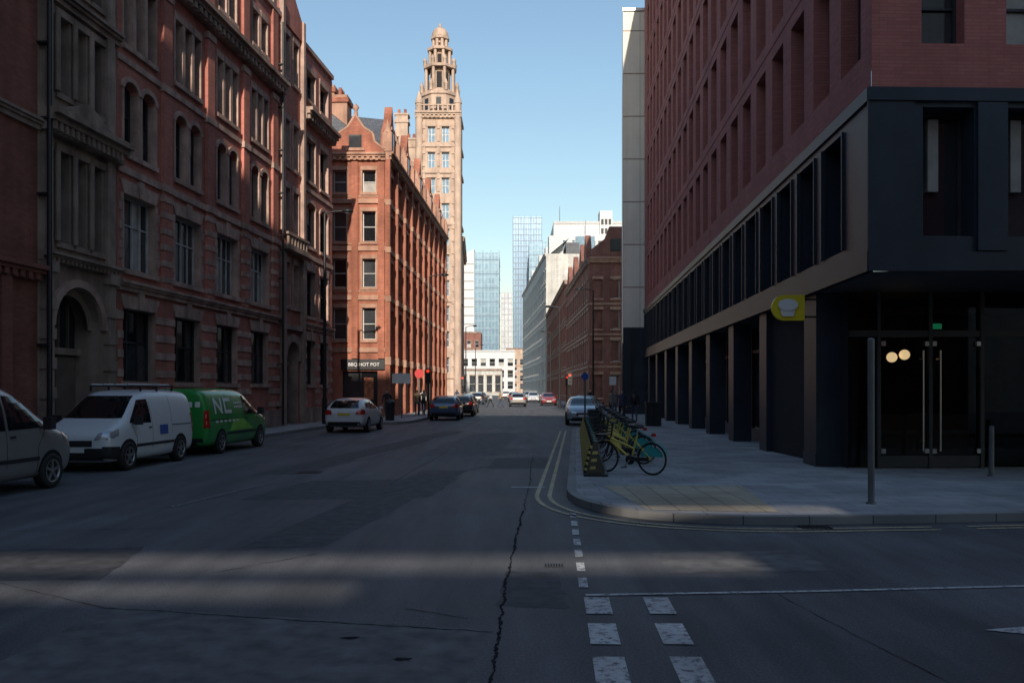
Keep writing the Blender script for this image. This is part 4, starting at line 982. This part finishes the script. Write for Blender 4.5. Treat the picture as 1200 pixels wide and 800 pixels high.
def signpost(name,x,y,h,panels):
    e=E(name,(x,y,0)); b=MB(); b.cyl((x,y,.12),(x,y,h),.045,.045,m_pole,10)
    for (w,z0,z1,m,rd) in panels:
        if rd: b.cyl((x,y-.05,(z0+z1)/2),(x,y-.07,(z0+z1)/2),(z1-z0)/2,(z1-z0)/2,m,20)
        else: b.box(x-w/2,x+w/2,y-.07,y-.05,z0,z1,m)
    b.build('post_and_panels',e)
m_redS=M('red_sign',(.5,.02,.02),.4,var=0); m_blueS=M('blue_sign',(.02,.08,.4),.4,var=0)
signpost('street_sign',-6.6,51,2.9,[(1.1,2.2,2.8,m_signw,0)])
signpost('road_sign',-6.2,57,3.4,[(0,2.6,3.2,m_redS,1)])
signpost('road_sign',3.55,41.5,2.7,[(0,2.3,2.65,m_blueS,1)]); signpost('parking_sign',5.9,50,2.7,[(.4,2.1,2.6,m_signw,0)])
def tlight(x,y):
    e=E('traffic_light',(x,y,0)); b=MB(); b.cyl((x,y,.12),(x,y,3.1),.055,.055,m_black2,10); b.box(x-.16,x+.16,y-.28,y-.06,2.2,3.15,m_black2)
    for i,(c,s) in enumerate(((m_redS,0),(m_black2,0),(m_black2,0))):
        z=2.98-i*.3; b.cyl((x,y-.28,z),(x,y-.285,z),.10,.10,EM('red_signal',(.9,.05,.02),1.0) if i==0 else c,14)
        for k in range(6):
            t=math.radians(k*30); t1=t+math.radians(30); b.add([(x+.11*math.cos(t),y-.28,z+.11*math.sin(t)),(x+.11*math.cos(t1),y-.28,z+.11*math.sin(t1)),(x+.11*math.cos(t1),y-.4,z+.11*math.sin(t1)),(x+.11*math.cos(t),y-.4,z+.11*math.sin(t))],[(0,1,2,3)],m_black2)
    b.build('signal_head',e)
tlight(-5.2,53); tlight(5.2,81); tlight(-4.9,84.5); tlight(4.6,68)
e=E('litter_bin',(-6.8,47.5,0)); b=MB(); b.lathe((-6.8,47.5,.12),[(.25,0),(.28,.9),(.3,.92),(.3,1.0),(.15,1.15),(0,1.17)],m_black2,16); b.cyl((-6.8,47.2,.95),(-6.8,47.28,.95),.12,.12,m_dark,12); b.build('bin',e)
e=E('utility_cabinet',(6.3,40,0)); b=MB(); b.box(6.3,7.0,40,40.4,.12,1.2,m_black2); b.box(6.26,7.04,39.96,40.44,1.2,1.25,m_black2); b.box(6.64,6.655,39.985,39.999,.2,1.15,m_crackp); b.build('cabinet',e)

# ------------------------------------------------------------------ people
def person(name,x,y,hd,top,legs,stride=.28,z0=.12,h=1.74,bag=False):
    s=h/1.74; V=[];Rr=[];Ed=[]
    def v(p,r): V.append(Vector(p)*s); Rr.append(r*s); return len(V)-1
    pel=v((0,0,.93),.145); sp=v((.0,0,1.12),.125); ch=v((0,0,1.32),.15); nk=v((0,0,1.47),.055); hb=v((.015,0,1.56),.075); hm=v((.02,0,1.63),.092); ht=v((.01,0,1.70),.07)
    Ed+= [(pel,sp),(sp,ch),(ch,nk),(nk,hb),(hb,hm),(hm,ht)]
    for sd in(1,-1):
        f=stride*sd
        hip=v((0,.09*sd,.88),.095); kn=v((f*.5+.05,.09*sd,.49),.062); an=v((f-.04*(sd<0),.09*sd,.09+(0.05 if sd<0 else 0)),.042); to=v((f+.15,.1*sd,.04),.035)
        Ed+=[(pel,hip),(hip,kn),(kn,an),(an,to)]
        sh=v((0,.19*sd,1.41),.06); el=v((-f*.35-.03,.24*sd,1.13),.043); wr=v((-f*.8+.05,.24*sd,.89),.03); ha=v((-f*.9+.07,.235*sd,.80),.034)
        Ed+=[(ch,sh),(sh,el),(el,wr),(wr,ha)]
    me=bpy.data.meshes.new('p'); me.from_pydata(V,Ed,[]); o=bpy.data.objects.new('p',me); COL.objects.link(o)
    o.modifiers.new('k','SKIN'); sk=me.skin_vertices[0].data
    for i,r in enumerate(Rr): sk[i].radius=(r,r)
    sk[0].use_root=True; sk[pel].radius=(.115*s,.15*s); sk[ch].radius=(.11*s,.16*s)
    md=o.modifiers.new('s','SUBSURF'); md.levels=1
    bpy.context.view_layer.update(); ev=o.evaluated_get(bpy.context.evaluated_depsgraph_get()); m2=bpy.data.meshes.new_from_object(ev); bpy.data.objects.remove(o)
    for m in(top,legs,m_skin,m_hair,m_plast): m2.materials.append(m)
    for p in m2.polygons:
        c=p.center/s; p.use_smooth=True
        if c.z>1.49: k=3 if (c.z>1.67 or c.x<-.01) else 2
        elif c.z>.92 and abs(c.y)<.4: k=0
        elif abs(c.y)>.19 and c.z>.72: k=0 if c.z>.87 else 2
        elif c.z<.1: k=4
        else: k=1
        p.material_index=k
    e=E(name,(x,y,z0)); T=Matrix.Translation((x,y,z0))@Matrix.Rotation(hd,4,'Z')
    b=bpy.data.objects.new('figure',m2); COL.objects.link(b); attach(b,e,T)
    if bag:
        mb=MB(); mb.lathe((-.18,0,1.05),[(0,0),(.12,.02),(.15,.15),(.14,.32),(.08,.4),(0,.41)],m_plast,10); mb.build('backpack',e,T)
c1=M('coat_black',(.02,.02,.024),.8);c2=M('coat_navy',(.03,.04,.08),.8);c3=M('jacket_grey',(.2,.2,.2),.8);c4=M('jeans',(.05,.07,.12),.8);c5=M('coat_tan',(.3,.2,.12),.8);c6=M('top_white',(.6,.6,.58),.8)
person('pedestrian',6.6,46,1.5,c1,c4,.28,bag=True); person('pedestrian',5.6,43.5,-1.6,c2,c1,.2); person('pedestrian',6.2,52,-1.5,c3,c4)
person('pedestrian',-5.9,57,1.5,c1,c1,.25); person('pedestrian',-6.3,56.6,1.6,c5,c4,.25); person('pedestrian',-6.9,66,-1.5,c6,c4); person('pedestrian',-7.4,50.5,-1.5,c1,c4)
person('pedestrian',-3.0,87,.1,c1,c4,.3,0); person('pedestrian',-2.2,87.8,3.0,c6,c1,.3,0); person('pedestrian',-1.2,87.3,.1,c5,c4,.3,0); person('pedestrian',-6.0,93,1.5,c2,c1); person('pedestrian',6.6,72,-1.5,c1,c4); person('pedestrian',7.0,60,1.5,c5,c1)

# ------------------------------------------------------------------ light, sky, camera
to=Vector((.03,-1,.445)).normalized()
w=bpy.data.worlds.new('World'); sc.world=w; w.use_nodes=True; nt=w.node_tree; bg=nt.nodes['Background']
sky=nt.nodes.new('ShaderNodeTexSky'); sky.sky_type='NISHITA'; sky.sun_disc=False; sky.sun_elevation=math.asin(to.z); sky.sun_rotation=math.radians(178.3)
sky.air_density=1.6; sky.dust_density=.7; sky.ozone_density=3.2; sky.altitude=0
nt.links.new(sky.outputs[0],bg.inputs[0]); bg.inputs[1].default_value=.15
sl=bpy.data.lights.new('sun','SUN'); sl.energy=5.0; sl.angle=math.radians(.53); sl.color=(1,.88,.74)
so=bpy.data.objects.new('sun',sl); COL.objects.link(so); so.rotation_euler=to.to_track_quat('Z','Y').to_euler(); so.location=(5,-100,60)
cd=bpy.data.cameras.new('camera'); cd.lens=30; cd.sensor_width=36; cd.shift_y=.0467; cd.clip_end=6000; cd.clip_start=.1
co=bpy.data.objects.new('camera',cd); COL.objects.link(co); co.location=(0,0,1.85); co.rotation_euler=(math.pi/2,0,0); sc.camera=co
sc.view_settings.view_transform='Standard'; sc.view_settings.look='None'; sc.view_settings.exposure=0
